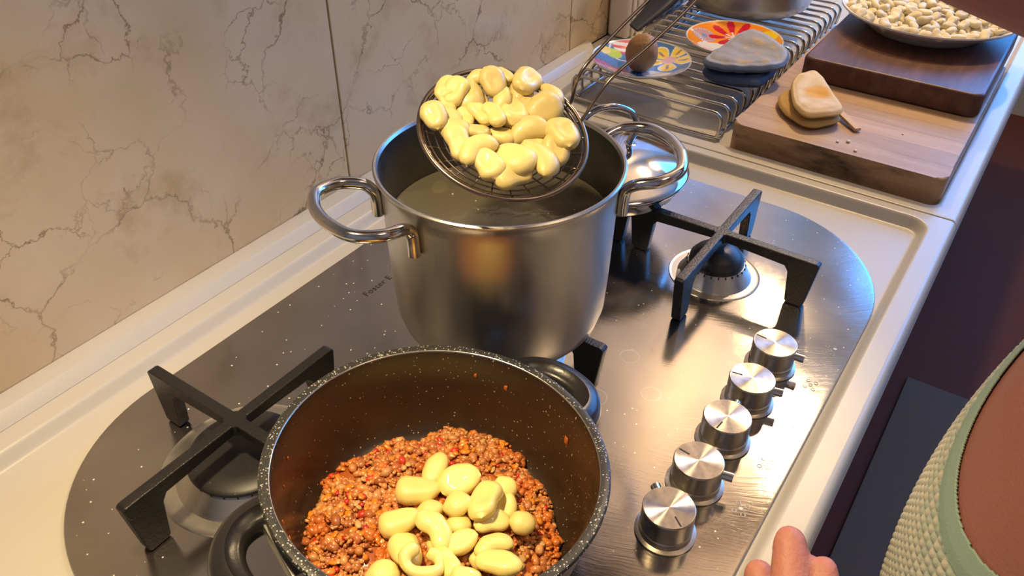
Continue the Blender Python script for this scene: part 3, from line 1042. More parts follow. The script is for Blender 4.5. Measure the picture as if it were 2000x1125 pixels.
tag(so, 'orange-brown minced meat sauce with carrot and tomato spread in the dark pan', 'meat sauce', kind='stuff')
# splashes on the pan wall
for i, (a, zz, sc, cc) in enumerate([(118, .052, .0014, 0), (128, .045, .0012, 1), (147, .050, .0016, 0), (22, .055, .0016, 2), (8, .052, .0020, 1), (-28, .046, .003, 1), (170, .048, .002, 1), (183, .058, .0018, 1), (190, .046, .003, 1), (160, .062, .0015, 0)]):
    r = .0905 + (.0945 - .0905) * (zz - .030) / (PH - .006 - .030)
    A = radians(a)
    bm = bmesh.new(); bmesh.ops.create_icosphere(bm, subdivisions=2, radius=1)
    for q in bm.verts:
        q.co = Vector((q.co.x * .0005, q.co.y * sc * .7, q.co.z * sc * 1.3)) * (1 + .2 * sin(i + q.co.y * 5))
    o = bm_obj('splash', bm, M['carrot'] if 'carrot' in M else simple('sauce_bit', (.55, .15, .03), .35), pan)
    M['carrot'] = o.data.materials[0]
    o.location = (r * cos(A) * .997, r * sin(A) * .997, zz); o.rotation_euler = (0, 0, A)

# ------------------------------------------------------------------ gnocchi
def gnocco_mesh(name, kind, mat, seed):
    rg = random.Random(seed)
    if kind == 'ring':
        P = [Vector((.30 * cos(a), .40 * sin(a), 0.02 * sin(a * 2))) for a in [radians(20) + 2 * pi * q / 22 for q in range(21)]]
        rr = [.155 + .03 * sin(q * .7) for q in range(21)]
        rr[0] *= .6; rr[-1] *= .6
        v, f = tube_data(P, rr, 12)
    elif kind == 'round':
        v, f = ico(3)
        v = [Vector((q.x * .48, q.y * .48, q.z * .36)) for q in v]
    else:
        n = 22
        bend = {'bean': .14, 'curl': .26, 'plump': .05, 'dent': .10}[kind]
        wd = {'bean': .26, 'curl': .25, 'plump': .34, 'dent': .32}[kind]
        P, rr = [], []
        for q in range(n):
            t = -1 + 2 * q / (n - 1)
            P.append(Vector((.5 * t * .98, -bend * (t * t) + bend * .4, 0)))
            e = max(0.0, 1 - abs(t) ** 3.2) ** .5
            rr.append(wd * e * (1 + .10 * sin(2.6 * t + seed)) + .004)
        v, f = tube_data(P, rr, 16, flat=(.80, 1.0))
        v = [Vector(q) for q in v]
        if kind in ('dent', 'bean', 'plump'):
            for q in v:   # thumb hollow along the top
                d = q.y * q.y / .012 + (q.x / .30) ** 2
                if q.z > 0: q.z -= (.16 if kind == 'dent' else .07) * math.exp(-d)
    v = [Vector(q) for q in v]
    for q in v:
        nn = noise.noise(q * 3.1 + Vector((seed * 3.3, 0, 0))); q *= 1 + .10 * nn
    me = bpy.data.meshes.new(name)
    me.from_pydata([tuple(q) for q in v], [], f)
    me.materials.append(mat)
    me.polygons.foreach_set('use_smooth', [True] * len(me.polygons))
    bm = bmesh.new(); bm.from_mesh(me); bmesh.ops.recalc_face_normals(bm, faces=bm.faces); bm.to_mesh(me); bm.free()
    return me


KIND = ['bean', 'dent', 'plump', 'curl', 'dent', 'bean']
GP = [gnocco_mesh('gnocco', KIND[i], M['gn_pan'], i + 1) for i in range(6)]
GR = {'ring': gnocco_mesh('gnocco', 'ring', M['gn_pan'], 3), 'o': gnocco_mesh('gnocco', 'round', M['gn_pan'], 4), 'r': gnocco_mesh('gnocco', 'round', M['gn_pan'], 9)}
GC = [gnocco_mesh('gnocco', KIND[i], M['gn_cooked'], i + 11) for i in range(6)]
GCR = gnocco_mesh('gnocco', 'curl', M['gn_cooked'], 5)
GF = [gnocco_mesh('gnocco', KIND[i], M['gn_raw'], i + 21) for i in range(6)]


def put(me, M4, label, group=None):
    o = bpy.data.objects.new('gnocco', me)
    COL.objects.link(o)
    o.matrix_world = M4
    tag(o, label, 'gnocco', group)
    return o


PAN_GN = [(0.2656, 0.2379, 0.083, 0.24, 0.0238, 'b'), (0.2666, 0.219, 0.082, -0.53, 0.0265, 'b'), (0.2464, 0.2384, 0.08, -0.97, 0.0276, 'b'), (0.2489, 0.2078, 0.086, -0.65, 0.0188, 'r'), (0.2609, 0.1949, 0.087, 0.34, 0.0308, 'b'), (0.2814, 0.1946, 0.078, -2.11, 0.0169, 'r'), (0.24, 0.2227, 0.079, -0.75, 0.0175, 'r'), (0.271, 0.1886, 0.074, -2.39, 0.02, 'b'), (0.2216, 0.2321, 0.08, -0.65, 0.0251, 'b'), (0.2255, 0.2082, 0.086, -1.88, 0.0261, 'b'), (0.241, 0.2012, 0.08, -1.18, 0.0163, 'r'), (0.2532, 0.1848, 0.08, -0.55, 0.0229, 'b'), (0.2642, 0.1697, 0.08, -0.97, 0.0159, 'o'), (0.2303, 0.1899, 0.083, -0.36, 0.0199, 'b'), (0.2076, 0.2157, 0.08, -2.15, 0.0264, 'b'), (0.2386, 0.1729, 0.083, -0.66, 0.0206, 'b'), (0.204, 0.199, 0.088, 0.53, 0.0249, 'ring'), (0.2132, 0.1881, 0.083, -2.03, 0.0211, 'b'), (0.2276, 0.1623, 0.088, -1.27, 0.0275, 'b'), (0.1867, 0.2149, 0.082, -0.97, 0.0209, 'r'), (0.2097, 0.1721, 0.088, -0.97, 0.0171, 'b'), (0.2252, 0.2049, 0.074, -1.36, 0.0153, 'r'), (0.2307, 0.177, 0.076, -0.97, 0.0144, 'r'), (0.2287, 0.1467, 0.07, -0.97, 0.0141, 'b'), (0.1917, 0.1848, 0.086, -1.16, 0.0184, 'b'), (0.2093, 0.1571, 0.084, -0.39, 0.0198, 'b')]
PLAB = {0: 'boiled gnocco standing folded at the far tip of the heap in the sauce pan',
        1: 'long wavy boiled gnocco just right of the far tip of the heap in the pan',
        2: 'bean-shaped boiled gnocco lying at the left shoulder of the heap in the pan',
        4: 'plump curled gnocco on the right of the heap in the pan',
        8: 'smooth egg-shaped boiled gnocco furthest left of the heap in the pan',
        12: 'round ball-like gnocco lying alone on the sauce right of the heap',
        14: 'upright boiled gnocco tucked behind the ring-shaped one in the pan',
        16: 'gnocco curled into a ring at the near end of the heap in the pan',
        18: 'long smooth gnocco at the near right of the heap in the pan',
        19: 'round boiled gnocco cut by the bottom of the photo, nearest the pan handle'}
for i, (x, y, z, a, L, k) in enumerate(PAN_GN):
    me = GR[k] if k in GR else GP[i % 6]
    z -= 0.003
    s = L * 1.06
    rot = Matrix.Rotation(a, 4, 'Z') @ Matrix.Rotation(random.uniform(-.25, .25), 4, 'Y') @ Matrix.Rotation(random.uniform(-.35, .35), 4, 'X')
    sy = 1.0 if k in ('o', 'ring') else random.uniform(.95, 1.15)
    if k == 'r': sy = .9
    put(me, Matrix.Translation((x, y, z)) @ rot @ Matrix.Diagonal((s, s * sy, s * (.9 if k != 'ring' else 1), 1)),
        PLAB.get(i, 'glossy yellow boiled gnocco within the heap on the meat sauce'), 'boiled gnocchi heaped in the sauce pan')

# gnocchi scooped in the skimmer
SKC = Vector((0.407, 0.282, 0.250))
sn = Vector((-.184, -.385, 1)).normalized()
se1 = (Vector((1, 0, 0)) - sn * sn.x).normalized(); se2 = sn.cross(se1)
SKM = Matrix(((se1.x, se2.x, sn.x, SKC.x), (se1.y, se2.y, sn.y, SKC.y), (se1.z, se2.z, sn.z, SKC.z), (0, 0, 0, 1)))
SKIM_GN = [(-0.0007, 0.0500, -0.006, 0.47, 0.02, 0), (-0.0008, 0.0424, -0.002, 0.33, 0.0195, 1), (0.005, 0.0366, -0.006, -2.31, 0.0221, 0), (0.0204, 0.0385, -0.002, -0.94, 0.0153, 1), (0.0221, 0.0304, 0.002, -2.03, 0.0192, 2), (0.0365, 0.0308, -0.003, -1.43, 0.0134, 0), (0.0393, 0.0233, -0.006, -1.18, 0.0133, 0), (0.0433, 0.0149, -0.001, 0.16, 0.0228, 1), (0.036, 0.0127, -0.006, 0.53, 0.0182, 0), (0.0187, 0.021, -0.002, -2.26, 0.0184, 1), (0.0094, 0.029, -0.006, -1.84, 0.0143, 0), (-0.0024, 0.0201, -0.002, -1.93, 0.0189, 1), (0.0012, 0.0121, 0.002, -2.02, 0.0184, 2), (0.0162, 0.007, -0.002, -2.34, 0.0238, 1), (0.0334, -0.0078, -0.002, -0.31, 0.0229, 1), (0.0450, -0.0043, -0.001, -2.22, 0.0183, 0), (-0.0297, 0.0378, -0.002, -1.99, 0.0183, 1), (-0.0182, 0.0329, -0.006, -1.42, 0.0167, 0), (-0.0092, 0.0265, -0.006, -2.31, 0.016, 0), (-0.0158, 0.0111, -0.002, -0.95, 0.0153, 1), (-0.0028, -0.0005, -0.006, -1.19, 0.0163, 0), (0.011, -0.0131, -0.002, -0.61, 0.0229, 1), (0.0218, -0.0301, 0.002, -2.05, 0.0237, 2), (-0.0355, 0.0125, -0.001, -2.15, 0.0222, 1), (-0.0329, -0.0022, 0.004, -0.15, 0.0224, 3), (-0.037, -0.0133, 0.002, -1.82, 0.0204, 2), (-0.0198, -0.0224, 0.002, -1.64, 0.0247, 2), (-0.0076, -0.0334, 0.002, -2.03, 0.0254, 2), (0.0105, -0.034, -0.002, -2.36, 0.0206, 1), (-0.03, -0.0305, -0.001, -0.44, 0.0226, 1), (-0.0103, 0.0433, -0.005, -2.0, 0.0169, 0), (0.0075, -0.0211, -0.006, -0.95, 0.0153, 0), (-.026, .022, -.004, -1.2, .018, 0), (.028, .004, -.005, -.4, .018, 0)]
SLAB = {24: 'hooked boiled gnocco curled round a dark gap at the lower left of the skimmer',
        21: 'long pale gnocco lying level across the right of the skimmer',
        26: 'large shiny gnocco in the lower middle of the skimmer',
        29: 'gnocco resting lowest of all on the near rim of the skimmer',
        22: 'upright gnocco at the lower right of the skimmer load',
        16: 'gnocco overhanging the left rim of the skimmer',
        7: 'wet translucent-looking gnocco at the top right of the skimmer load'}
for i, (x, y, z, a, L, k) in enumerate(SKIM_GN):
    me = GC[i % 6] if i != 24 else GCR
    r = sqrt(x * x + y * y)
    zz = z + .0035 + .004 * (r / .05) ** 2
    s = L * 1.22
    rot = Matrix.Rotation(a, 4, 'Z') @ Matrix.Rotation(random.uniform(-.3, .3), 4, 'Y') @ Matrix.Rotation(random.uniform(-.5, .5), 4, 'X')
    put(me, SKM @ Matrix.Translation((x, y, zz)) @ rot @ Matrix.Diagonal((s, s * 1.12, s, 1)),
        SLAB.get(i, 'wet boiled gnocco piled among the others in the wire skimmer'), 'boiled gnocchi lifted in the skimmer')
# two still in the water
for x, y, s, a, lb in ((0.464, 0.387, .020, .4, 'gnocco half sunk in the cloudy water just under the skimmer rim'), (0.430, 0.362, .022, -.5, 'blurred gnocco deeper in the cloudy water, nearer the pot side')):
    put(GC[2], Matrix.Translation((x, y, WZ - (.0075 if 'half' in lb else .0125))) @ Matrix.Rotation(a, 4, 'Z') @ Matrix.Diagonal((s, s * 1.1, s, 1)), lb)

# ------------------------------------------------------------------ skimmer
sk = empty('skimmer', SKC)
sk.matrix_world = SKM
tag(sk, 'wire skimmer full of gnocchi tipped above the open stockpot', 'skimmer')
R_ = .0565
def circ(r, z, n=96, e=0): return [(r * cos(2 * pi * q / n), r * sin(2 * pi * q / n), z) for q in range(n)]
def dishz(r): return -.013 * (1 - (r / R_) ** 2) - .0005
tube('rim', circ(R_, 0), .0016, M['blackwire'], sk, 10, True)
for i in range(9):
    r = R_ * (i + 1) / 10
    tube('ring_wire', circ(r, dishz(r), 72), .00055, M['blackwire'], sk, 6, True)
tube('ring_wire', circ(R_ - .0025, -.0025), .0011, M['blackwire'], sk, 8, True)
for i in range(12):
    a = pi * i / 12
    tube('spoke_wire', [(r * cos(a), r * sin(a), dishz(abs(r)) - .0008) for r in [R_ * (-1 + q / 8) for q in range(17)]], .0006, M['blackwire'], sk, 6)
inv = SKM.inverted()
def SL(p): return inv @ Vector(p)
a1 = Vector((R_ * cos(radians(25)), R_ * sin(radians(25)), 0)); a2 = Vector((R_ * cos(radians(48)), R_ * sin(radians(48)), 0))
w1p = SL((0.434, 0.238, 0.262))
# two stems run from the rim to the flat dark grip
G0 = SL((0.512, 0.240, 0.304)); G1 = SL((0.566, 0.226, 0.336)); G2 = SL((0.64, 0.205, 0.378))
side = (SL((0.505, 0.232, 0.30)) - SL((0.505, 0.246, 0.312)))
SA = SL((0.4375, 0.262, 0.2755)); SB = SL((0.4475, 0.2445, 0.2705))
def near_rim(p):
    q = Vector((p.x, p.y, 0)).normalized() * R_
    return q
tube('stem_wire', catmull([near_rim(SA), near_rim(SA) * 1.03 + Vector((0, 0, .004)), SL((0.458, 0.2545, 0.2815)), SL((0.492, 0.2475, 0.300)), SL((0.530, 0.238, 0.319)), SL((0.59, 0.222, 0.352))], 6), .0012, M['blackwire'], sk, 8)
tube('stem_wire', catmull([near_rim(SB), near_rim(SB) * 1.03 + Vector((0, 0, .003)), SL((0.466, 0.2375, 0.276)), SL((0.500, 0.2275, 0.291)), SL((0.540, 0.217, 0.310)), SL((0.60, 0.203, 0.342))], 6), .0012, M['blackwire'], sk, 8)
tube('grip', catmull([SL((0.500, 0.2400, 0.3005)), SL((0.53, 0.231, 0.316)), SL((0.58, 0.219, 0.345)), SL((0.68, 0.19, 0.398))], 6), [.004 + .004 * min(1, q / 6) for q in range(19)], M['handle_dark'], sk, 16, flat=(.35, 1.0))

# ------------------------------------------------------------------ wire rack
RB = -0.0085
rack = empty('wire_rack', (1.16, 0.435, RB))
tag(rack, 'chromed wire rack of parallel bars under the two flowered plates', 'rack')
xr = [0.970 + .0272 * i for i in range(20)]
for i, x in enumerate(xr):
    lx = x - 1.16
    yl, yr = .550 - .435, .3305 - .435
    zt = .0280 - RB
    P = [(lx, yl + .001, .004), (lx, yl + .003, .012), (lx, yl + .003, zt - .011), (lx, yl - .001, zt - .003), (lx, yl - .009, zt), (lx, yl - .06, zt), (lx, 0, zt), (lx, yr + .03, zt), (lx, yr + .009, zt), (lx, yr + .001, zt - .003), (lx, yr - .003, zt - .011), (lx, yr - .0015, .012), (lx, yr, .004)]
    tube('bar', catmull(P, 4), .0026 if i > 2 else .0022, M['wire'], rack, 8)
tube('base_wire', catmull([(xr[0] - 1.16 + .012, .112, .0026), (xr[0] - 1.16 - .001, .100, .0026), (xr[0] - 1.16 - .001, -.09, .0026), (xr[0] - 1.16 + .012, -.1035, .0026)], 5)
     + catmull([(xr[0] - 1.16 + .012, -.1035, .0026), (0, -.1035, .0026), (xr[-1] - 1.16 + .01, -.1035, .0026)], 3), .0026, M['wire'], rack, 8)
tube('base_wire', [(xr[0] - 1.16, .115, .0026), (xr[-1] - 1.16 + .01, .115, .0026)], .0026, M['wire'], rack, 8)
tube('side_wire', [(xr[0] - 1.16, .1205, .020), (xr[-1] - 1.16 + .01, .1205, .020)], .0018, M['wire'], rack, 8)
RT = 0.0280 + .0028

# ------------------------------------------------------------------ flowered plates
def petal(x, y, cx, cy, n, r0, r1, ph, wid=.5, taper=0):
    dx, dy = x - cx, y - cy
    r = sqrt(dx * dx + dy * dy)
    if r < r0 * .2 or r > r1: return None
    a = (atan2(dy, dx) - ph) % (2 * pi / n) - pi / n
    t = (r - r0) / (r1 - r0)
    w = wid * (pi / n) * (1.0 if taper == 0 else (1 - .0 * t)) * (sqrt(max(0, 1 - t ** 4)))
    return abs(a) < w


def pat_blue(x, y):     # x towards far end of the counter, y towards the wall; unit radius
    W_ = (.80, .78, .74); B = (.065, .20, .46)
    c = B
    if ((x + .30) ** 2 / .5 + (y + .50) ** 2) < .09: c = (.60, .60, .58)
    if (x - .50) ** 2 + (y - .68) ** 2 < .06: c = (.72, .10, .13) if (x + y * .7) % .22 < .10 else W_
    if abs(sqrt((x - .42) ** 2 + (y - .50) ** 2) - .42) < .022: c = W_
    if (x - .12) ** 2 + (y - .70) ** 2 < .03: c = (.50, .66, .04)
    if (x + .62) ** 2 + (y - .60) ** 2 < .05: c = (.75, .09, .28) if (x * 1.3 - y) % .16 < .09 else B
    if (x + .62) ** 2 + (y - .16) ** 2 < .07: c = (.62, .02, .05) if (x + y) % .2 < .12 else (.45, .42, .40)
    if (x - .05) ** 2 / .02 + (y - .88) ** 2 / .012 < 1: c = (.85, .72, .20)
    fx, fy = .50, -.40
    d = sqrt((x - fx) ** 2 + (y - fy) ** 2)
    if petal(x, y, fx, fy, 5, .08, .56, .35, .86): c = W_
    if petal(x, y, fx, fy, 5, .08, .52, .35, .74): c = (.88, .62, .02)
    if petal(x, y, fx, fy, 5, .26, .42, .35, .14) and d > .2: c = (.25, .20, .16)
    if d < .14: c = (.72, .45, .48)
    return c


def pat_orange(x, y):
    W_ = (.82, .80, .76); O = (.88, .30, .015)
    c = O
    if y < -.35 and x > -.2: c = (.80, .34, .02)
    if (x + .42) ** 2 / .12 + (y - .18) ** 2 / .20 < 1: c = W_
    if (x - .62) ** 2 + (y + .50) ** 2 < .055: c = (.85, .60, .02)
    if (x + .35) ** 2 + (y + .72) ** 2 < .02: c = (.45, .50, .05)
    if abs(sqrt((x + .9) ** 2 + (y + .55) ** 2) - .62) < .022 and y < -.5: c = W_
    if abs(sqrt((x + .55) ** 2 + (y - .95) ** 2) - .52) < .05: c = W_
    fx, fy = .06, .70
    d = sqrt((x - fx) ** 2 + (y - fy) ** 2)
    if d < .26 and ((atan2(y - fy, x - fx) / (2 * pi) * 24) % 1) < .62 and d > .05: c = (.36, .34, .60)
    elif d < .30 and d > .22: c = W_ if d < .24 else c
    if d < .06: c = (.16, .34, .58)
    fx, fy = .44, .16
    d = sqrt((x - fx) ** 2 + (y - fy) ** 2)
    if petal(x, y, fx, fy, 8, .05, .56, .2, .62): c = (.62, .012, .035)
    if petal(x, y, fx, fy, 8, .0, .21, .2, .45) or d < .07: c = (.86, .70, .66)
    return c


def flower_plate(name, label, cx, cy, rr, zt, pat, ang=0.0, lift=.0145):
    e = empty(name, (cx, cy, zt), (0, 0, ang))
    tag(e, label, 'plate')
    def top(r):    # height of the upper surface at radius r
        t = r / rr
        return .0045 + (lift - .002) * max(0, (t - .45) / .55) ** 1.5
    prof = [(0, .002), (rr * .45, .002), (rr * .50, 0.0), (rr * .55, 0.0), (rr * .58, .003), (rr * .80, .006 + lift * .30), (rr * .97, lift * .93), (rr, lift + .0012), (rr * .992, lift + .0027), (rr * .97, top(rr * .97))]
    lathe('china_body', prof, M['china'], e, 96, ang=60)
    nr, na = 80, 240
    V, F, C = [], [], []
    for i in range(nr + 1):
        r = rr * .972 * i / nr
        for j in range(na):
            a = 2 * pi * j / na
            V.append((r * cos(a), r * sin(a), top(r)))
            C += [*pat(r * cos(a) / (rr * .972), r * sin(a) / (rr * .972)), 1]
    for i in range(nr):
        for j in range(na):
            k_ = (j + 1) % na
            F.append((i * na + j, (i + 1) * na + j, (i + 1) * na + k_, i * na + k_))
    o = mesh_obj('printed_face', V, F, M['plate_print'], e)
    at = o.data.color_attributes.new('Col', 'FLOAT_COLOR', 'POINT')
    at.data.foreach_set('color', C)
    return e


flower_plate('flowered_plate', 'blue plate with a yellow flower carrying the potato', 1.038, 0.4818, 0.0706, RT, pat_blue)
flower_plate('flowered_plate', 'orange plate with a red daisy behind the grey pot holder', 1.187, 0.4030, 0.0718, RT, pat_orange)

# potato
bm = bmesh.new(); bmesh.ops.create_icosphere(bm, subdivisions=5, radius=1)
for q in bm.verts:
    n_ = q.co.copy()
    d = .06 * noise.noise(n_ * 1.2) + .02 * noise.noise(n_ * 4) - .05 * max(0, noise.noise(n_ * 6 + Vector((3, 1, 2))) - .35)
    q.co = Vector((n_.x * .0235, n_.y * .0225, n_.z * .0265)) * (1 + d)
po = bm_obj('potato', bm, M['potato'])
po.location = (1.0205, 0.4735, RT + .0045 + .0262)
po.rotation_euler = (.2, .1, .4)
tag(po, 'small round brown potato sitting on the blue flowered plate', 'potato')

# steel bowl on the rack
bw = empty('steel_bowl', (1.392, 0.464, RT + .0005))
tag(bw, 'stainless steel saucepan cut off by the top of the photo, on the wire rack', 'pot')
lathe('body', [(0, 0), (.082, 0), (.093, .002), (.103, .009), (.108, .022), (.110, .105), (.112, .1085), (.1105, .1105), (.1085, .109), (.1065, .026), (.095, .010), (0, .004)], M['pot'], bw, 96, ang=60)
loop_handle('handle', bw, (0, 0, 0), .110, radians(-35), radians(0), .04, .09, .004, M['chrome'])

# ------------------------------------------------------------------ chopping boards
BB = -0.0108
bd = empty('chopping_board', (1.155, 0.178, BB))
tag(bd, 'worn pale butcher-block chopping board holding the cream pot holder', 'chopping board')
BH = 0.0285 - BB
X0, X1, Y0, Y1 = 0.9545 - 1.155, 1.352 - 1.155, 0.0495 - .178, 0.3085 - .178
ns = 11
step = (X1 - X0) / ns
for i in range(ns):
    a, b_ = X0 + step * i, X0 + step * (i + 1)
    r = .013
    lo = [(a, Y0), (b_, Y0), (b_, Y1), (a, Y1)]
    if i == 0:
        lo = [(a + r - r * cos(q), Y0 + r - r * sin(q)) for q in [radians(t) for t in (0, 18, 36, 54, 72, 90)]] + [(b_, Y0), (b_, Y1)] + [(a + r - r * sin(q), Y1 - r + r * cos(q)) for q in [radians(t) for t in (0, 18, 36, 54, 72, 90)]]
    bm = bmesh.new()
    g_ = .00012
    bot = [bm.verts.new((min(x, b_ - g_) if x > a + 1e-5 or i == 0 else a + g_, y, 0.0)) for x, y in lo]
    tp_ = [bm.verts.new((v.co.x, v.co.y, BH)) for v in bot]
    bm.faces.new(bot[::-1]); topf = bm.faces.new(tp_)
    for q in range(len(lo)):
        w_ = (q + 1) % len(lo)
        bm.faces.new((bot[q], bot[w_], tp_[w_], tp_[q]))
    if i == 0:
        ed = [e for e in topf.edges if min(v.co.x for v in e.verts) < a + r + .001 and max(v.co.x for v in e.verts) < b_ - .002]
        bmesh.ops.bevel(bm, geom=ed, offset=.0035, segments=4, profile=.5, affect='EDGES')
    else:
        ed = [e for e in topf.edges if abs(e.verts[0].co.y - e.verts[1].co.y) < 1e-6]
        bmesh.ops.bevel(bm, geom=ed, offset=.0022, segments=3, profile=.5, affect='EDGES')
    o = bm_obj('stave', bm, M['board'], bd, smooth=True)
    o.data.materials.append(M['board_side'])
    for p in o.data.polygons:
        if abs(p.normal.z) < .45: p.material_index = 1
    weighted(autosmooth(o, 50))
b2z = 0.0288
b2 = empty('chopping_board', (1.29, 0.170, b2z))
tag(b2, 'dark reddish-brown chopping board stacked on the pale one under the gnocchi plate', 'chopping board')
L = []
for d, z in ((.003, 0), (.0005, .0015), (0, .004), (0, .026), (.0006, .0288), (.0022, .0308), (.0045, .0318)):
    L.append([(x, y, z) for x, y in rrect(1.140 - 1.29 + d, 1.44 - 1.29 - d, .0525 - .170 + d, .2860 - .170 - d, .016 - d, 8)])
loops_obj('board_body', L, M['board2'], b2, cap0=True, cap1=True, ang=50)
B2T = b2z + .0318

# plate of raw gnocchi
gp = empty('serving_plate', (1.348, 0.172, B2T + .0002))
tag(gp, 'big cream plate heaped with raw floured gnocchi on the dark board', 'plate')
lathe('china_body', [(0, .002), (.070, .002), (.073, 0), (.078, 0), (.081, .003), (.100, .015), (.1215, .0265), (.1245, .0290), (.1240, .0310), (.121, .0302), (.100, .0185), (.080, .0065), (.070, .0048), (0, .0045)], M['china'], gp, 128, ang=60)
rg = random.Random(5)
pts = []
def gnz(r): return .0045 + (max(0, r - .075) / .05) ** 1.3 * .025
for layer, (rmax, dz, cnt, md) in enumerate(((.112, .006, 900, .0150), (.098, .0145, 700, .0155), (.075, .0225, 400, .0165))):
    loc = []
    for _ in range(cnt * 3):
        a = rg.uniform(0, 2 * pi); r = sqrt(rg.random()) * rmax
        x, y = r * cos(a), r * sin(a)
        if all((x - p[0]) ** 2 + (y - p[1]) ** 2 > md * md for p in loc):
            loc.append((x, y, gnz(r) * (1 if layer == 0 else .6) + dz + (0.003 if layer == 0 else 0)))
    pts += loc
for i, (x, y, z) in enumerate(pts):
    s = rg.uniform(.0185, .0235)
    rot = Matrix.Rotation(rg.uniform(0, 2 * pi), 4, 'Z') @ Matrix.Rotation(rg.uniform(-.4, .4), 4, 'Y') @ Matrix.Rotation(rg.uniform(-.7, .7), 4, 'X')
    put(GF[i % 6], Matrix.Translation((1.348 + x, 0.172 + y, B2T + z)) @ rot @ Matrix.Diagonal((s, s * 1.05, s, 1)),
        'raw flour-dusted gnocco among those on the big cream plate', 'raw gnocchi on the cream plate')


# ------------------------------------------------------------------ pot holders (folded padded cloths)
def pad_mesh(outline, thick, top_z, colf, puff=.25, n=22, rim=.18, seed=1):
    """closed cushion from an outline (unit polygon, star-shaped about the origin)"""
    V, C, F = [], [], []
    m_ = len(outline)
    rows = []
    for side in (1, -1):
        for i in range(n + 1):
            t = i / n
            row = []
            for (x, y) in outline:
                e = sqrt(max(0, 1 - t ** 6))
                seam = .35 * math.exp(-((t - .86) / .04) ** 2)
                dish = .34 * math.exp(-(t / .55) ** 2) if side > 0 else 0
                zz = side * thick * .5 * (e * (1 - seam * .4) - dish)
                p = Vector((x * t, y * t, 0))
                zz += thick * .10 * noise.noise(Vector((x * t * 60, y * t * 60, seed)))
                row.append(len(V))
                V.append((x * t, y * t, zz + top_z(x * t, y * t)))
                C.append(colf(x * t, y * t, t, side))
            rows.append((side, row))
    for a_, b_ in zip(rows[:-1], rows[1:]):
        if a_[0] != b_[0]: continue
        for j in range(m_):
            k_ = (j + 1) % m_
            q = (a_[1][j], b_[1][j], b_[1][k_], a_[1][k_])
            F.append(q if a_[0] > 0 else q[::-1])
    return V, F, C


def smooth_outline(pts, n=10):
    return [(p.x, p.y) for p in catmull([(x, y, 0) for x, y in pts], n, True)]


def pad(name, layers, loc, rot, label, mat):
    e = empty(name, loc, rot)
    tag(e, label, 'pot holder')
    for nm, outline, thick, tz, colf, seed in layers:
        V, F, C = pad_mesh(outline, thick, tz, colf, seed=seed)
        bm = bmesh.new(); cl = bm.loops.layers.float_color
        o = mesh_obj(nm, V, F, mat, e)
        at = o.data.color_attributes.new('Col', 'FLOAT_COLOR', 'POINT')
        at.data.foreach_set('color', [c for q in C for c in (*q, 1)])
        bm.free()
    return e


M['cloth'] = mat_vcol('pad_cloth', 0.85, bump=0.9, bscale=350, spec=0.2)
M['cloth2'] = mat_vcol('pad_cloth_bluelit', 0.7, bump=0.9, bscale=350, spec=0.3)


def col_cream(x, y, t, side):
    base = Vector((.66, .47, .22))
    pale = Vector((.78, .66, .46))
    org = Vector((.72, .36, .05))
    n_ = noise.noise(Vector((x * 80, y * 80, 1))) * .5 + .5
    c = base.lerp(pale, min(1, n_ * 1.1))
    if side > 0:
        d = ((x - .004) / .018) ** 2 + ((y + .002) / .017) ** 2
        c = c.lerp(org, max(0, min(1, 1.5 - d)) * .85)
    if t > .93: c = base * .9
    return tuple(c)


def col_bluelit(x, y, t, side):
    g = Vector((.30, .29, .28)); b_ = Vector((.10, .14, .24)); tan = Vector((.42, .33, .20))  # grey and navy carry the blue window light in the cloth colour
    n_ = noise.noise(Vector((x * 60, y * 60, 4)))
    c = g
    if n_ > .12 and y < .01: c = g.lerp(tan, min(1, (n_ - .12) * 4))
    if t > .82: c = Vector((.34, .36, .40))
    if side < 0 or t > .95: c = b_
    return tuple(c)


# local x: towards far end; y: towards wall
def rel(pts, c): return smooth_outline([(x - c[0], y - c[1]) for x, y in pts])


c0 = (1.046, 0.236)
o_cream = rel([(1.0508, 0.2692), (1.0780, 0.2755), (1.1000, 0.2731), (1.1160, 0.2600), (1.0956, 0.2393), (1.0600, 0.2150), (1.0284, 0.1935), (1.0071, 0.1986), (0.9860, 0.2246), (1.0031, 0.2479)], c0)
o_cream2 = rel([(1.0399, 0.2800), (1.0180, 0.2700), (1.0001, 0.2540), (0.9830, 0.2235), (1.000, 0.204), (1.023, 0.1936), (1.0500, 0.2090), (1.0780, 0.2380), (1.0800, 0.2700), (1.0600, 0.2815)], c0)
pc = pad('pot_holder', [('lower_layer', o_cream2, .013, lambda x, y: 0.0, lambda x, y, t, s: (.50, .32, .11) if t > .5 else (.6, .42, .2), 3),
                        ('upper_layer', o_cream, .013, lambda x, y: .0125 + .06 * max(0, x), col_cream, 5)],
         (c0[0], c0[1], .0288 + .0068), (0, 0, 0), 'cream folded pot holder with an orange patch on the pale chopping board', M['cloth'])
st = box('tab', -.022, .022, -.0045, .0045, -.002, .002, M['stick'], pc, bev=.0008)
st.location = (1.033 - c0[0], 0.1845 - c0[1], -.002); st.rotation_euler = (0, radians(-4), atan2(0.2006 - 0.1723, 1.0489 - 1.0226))

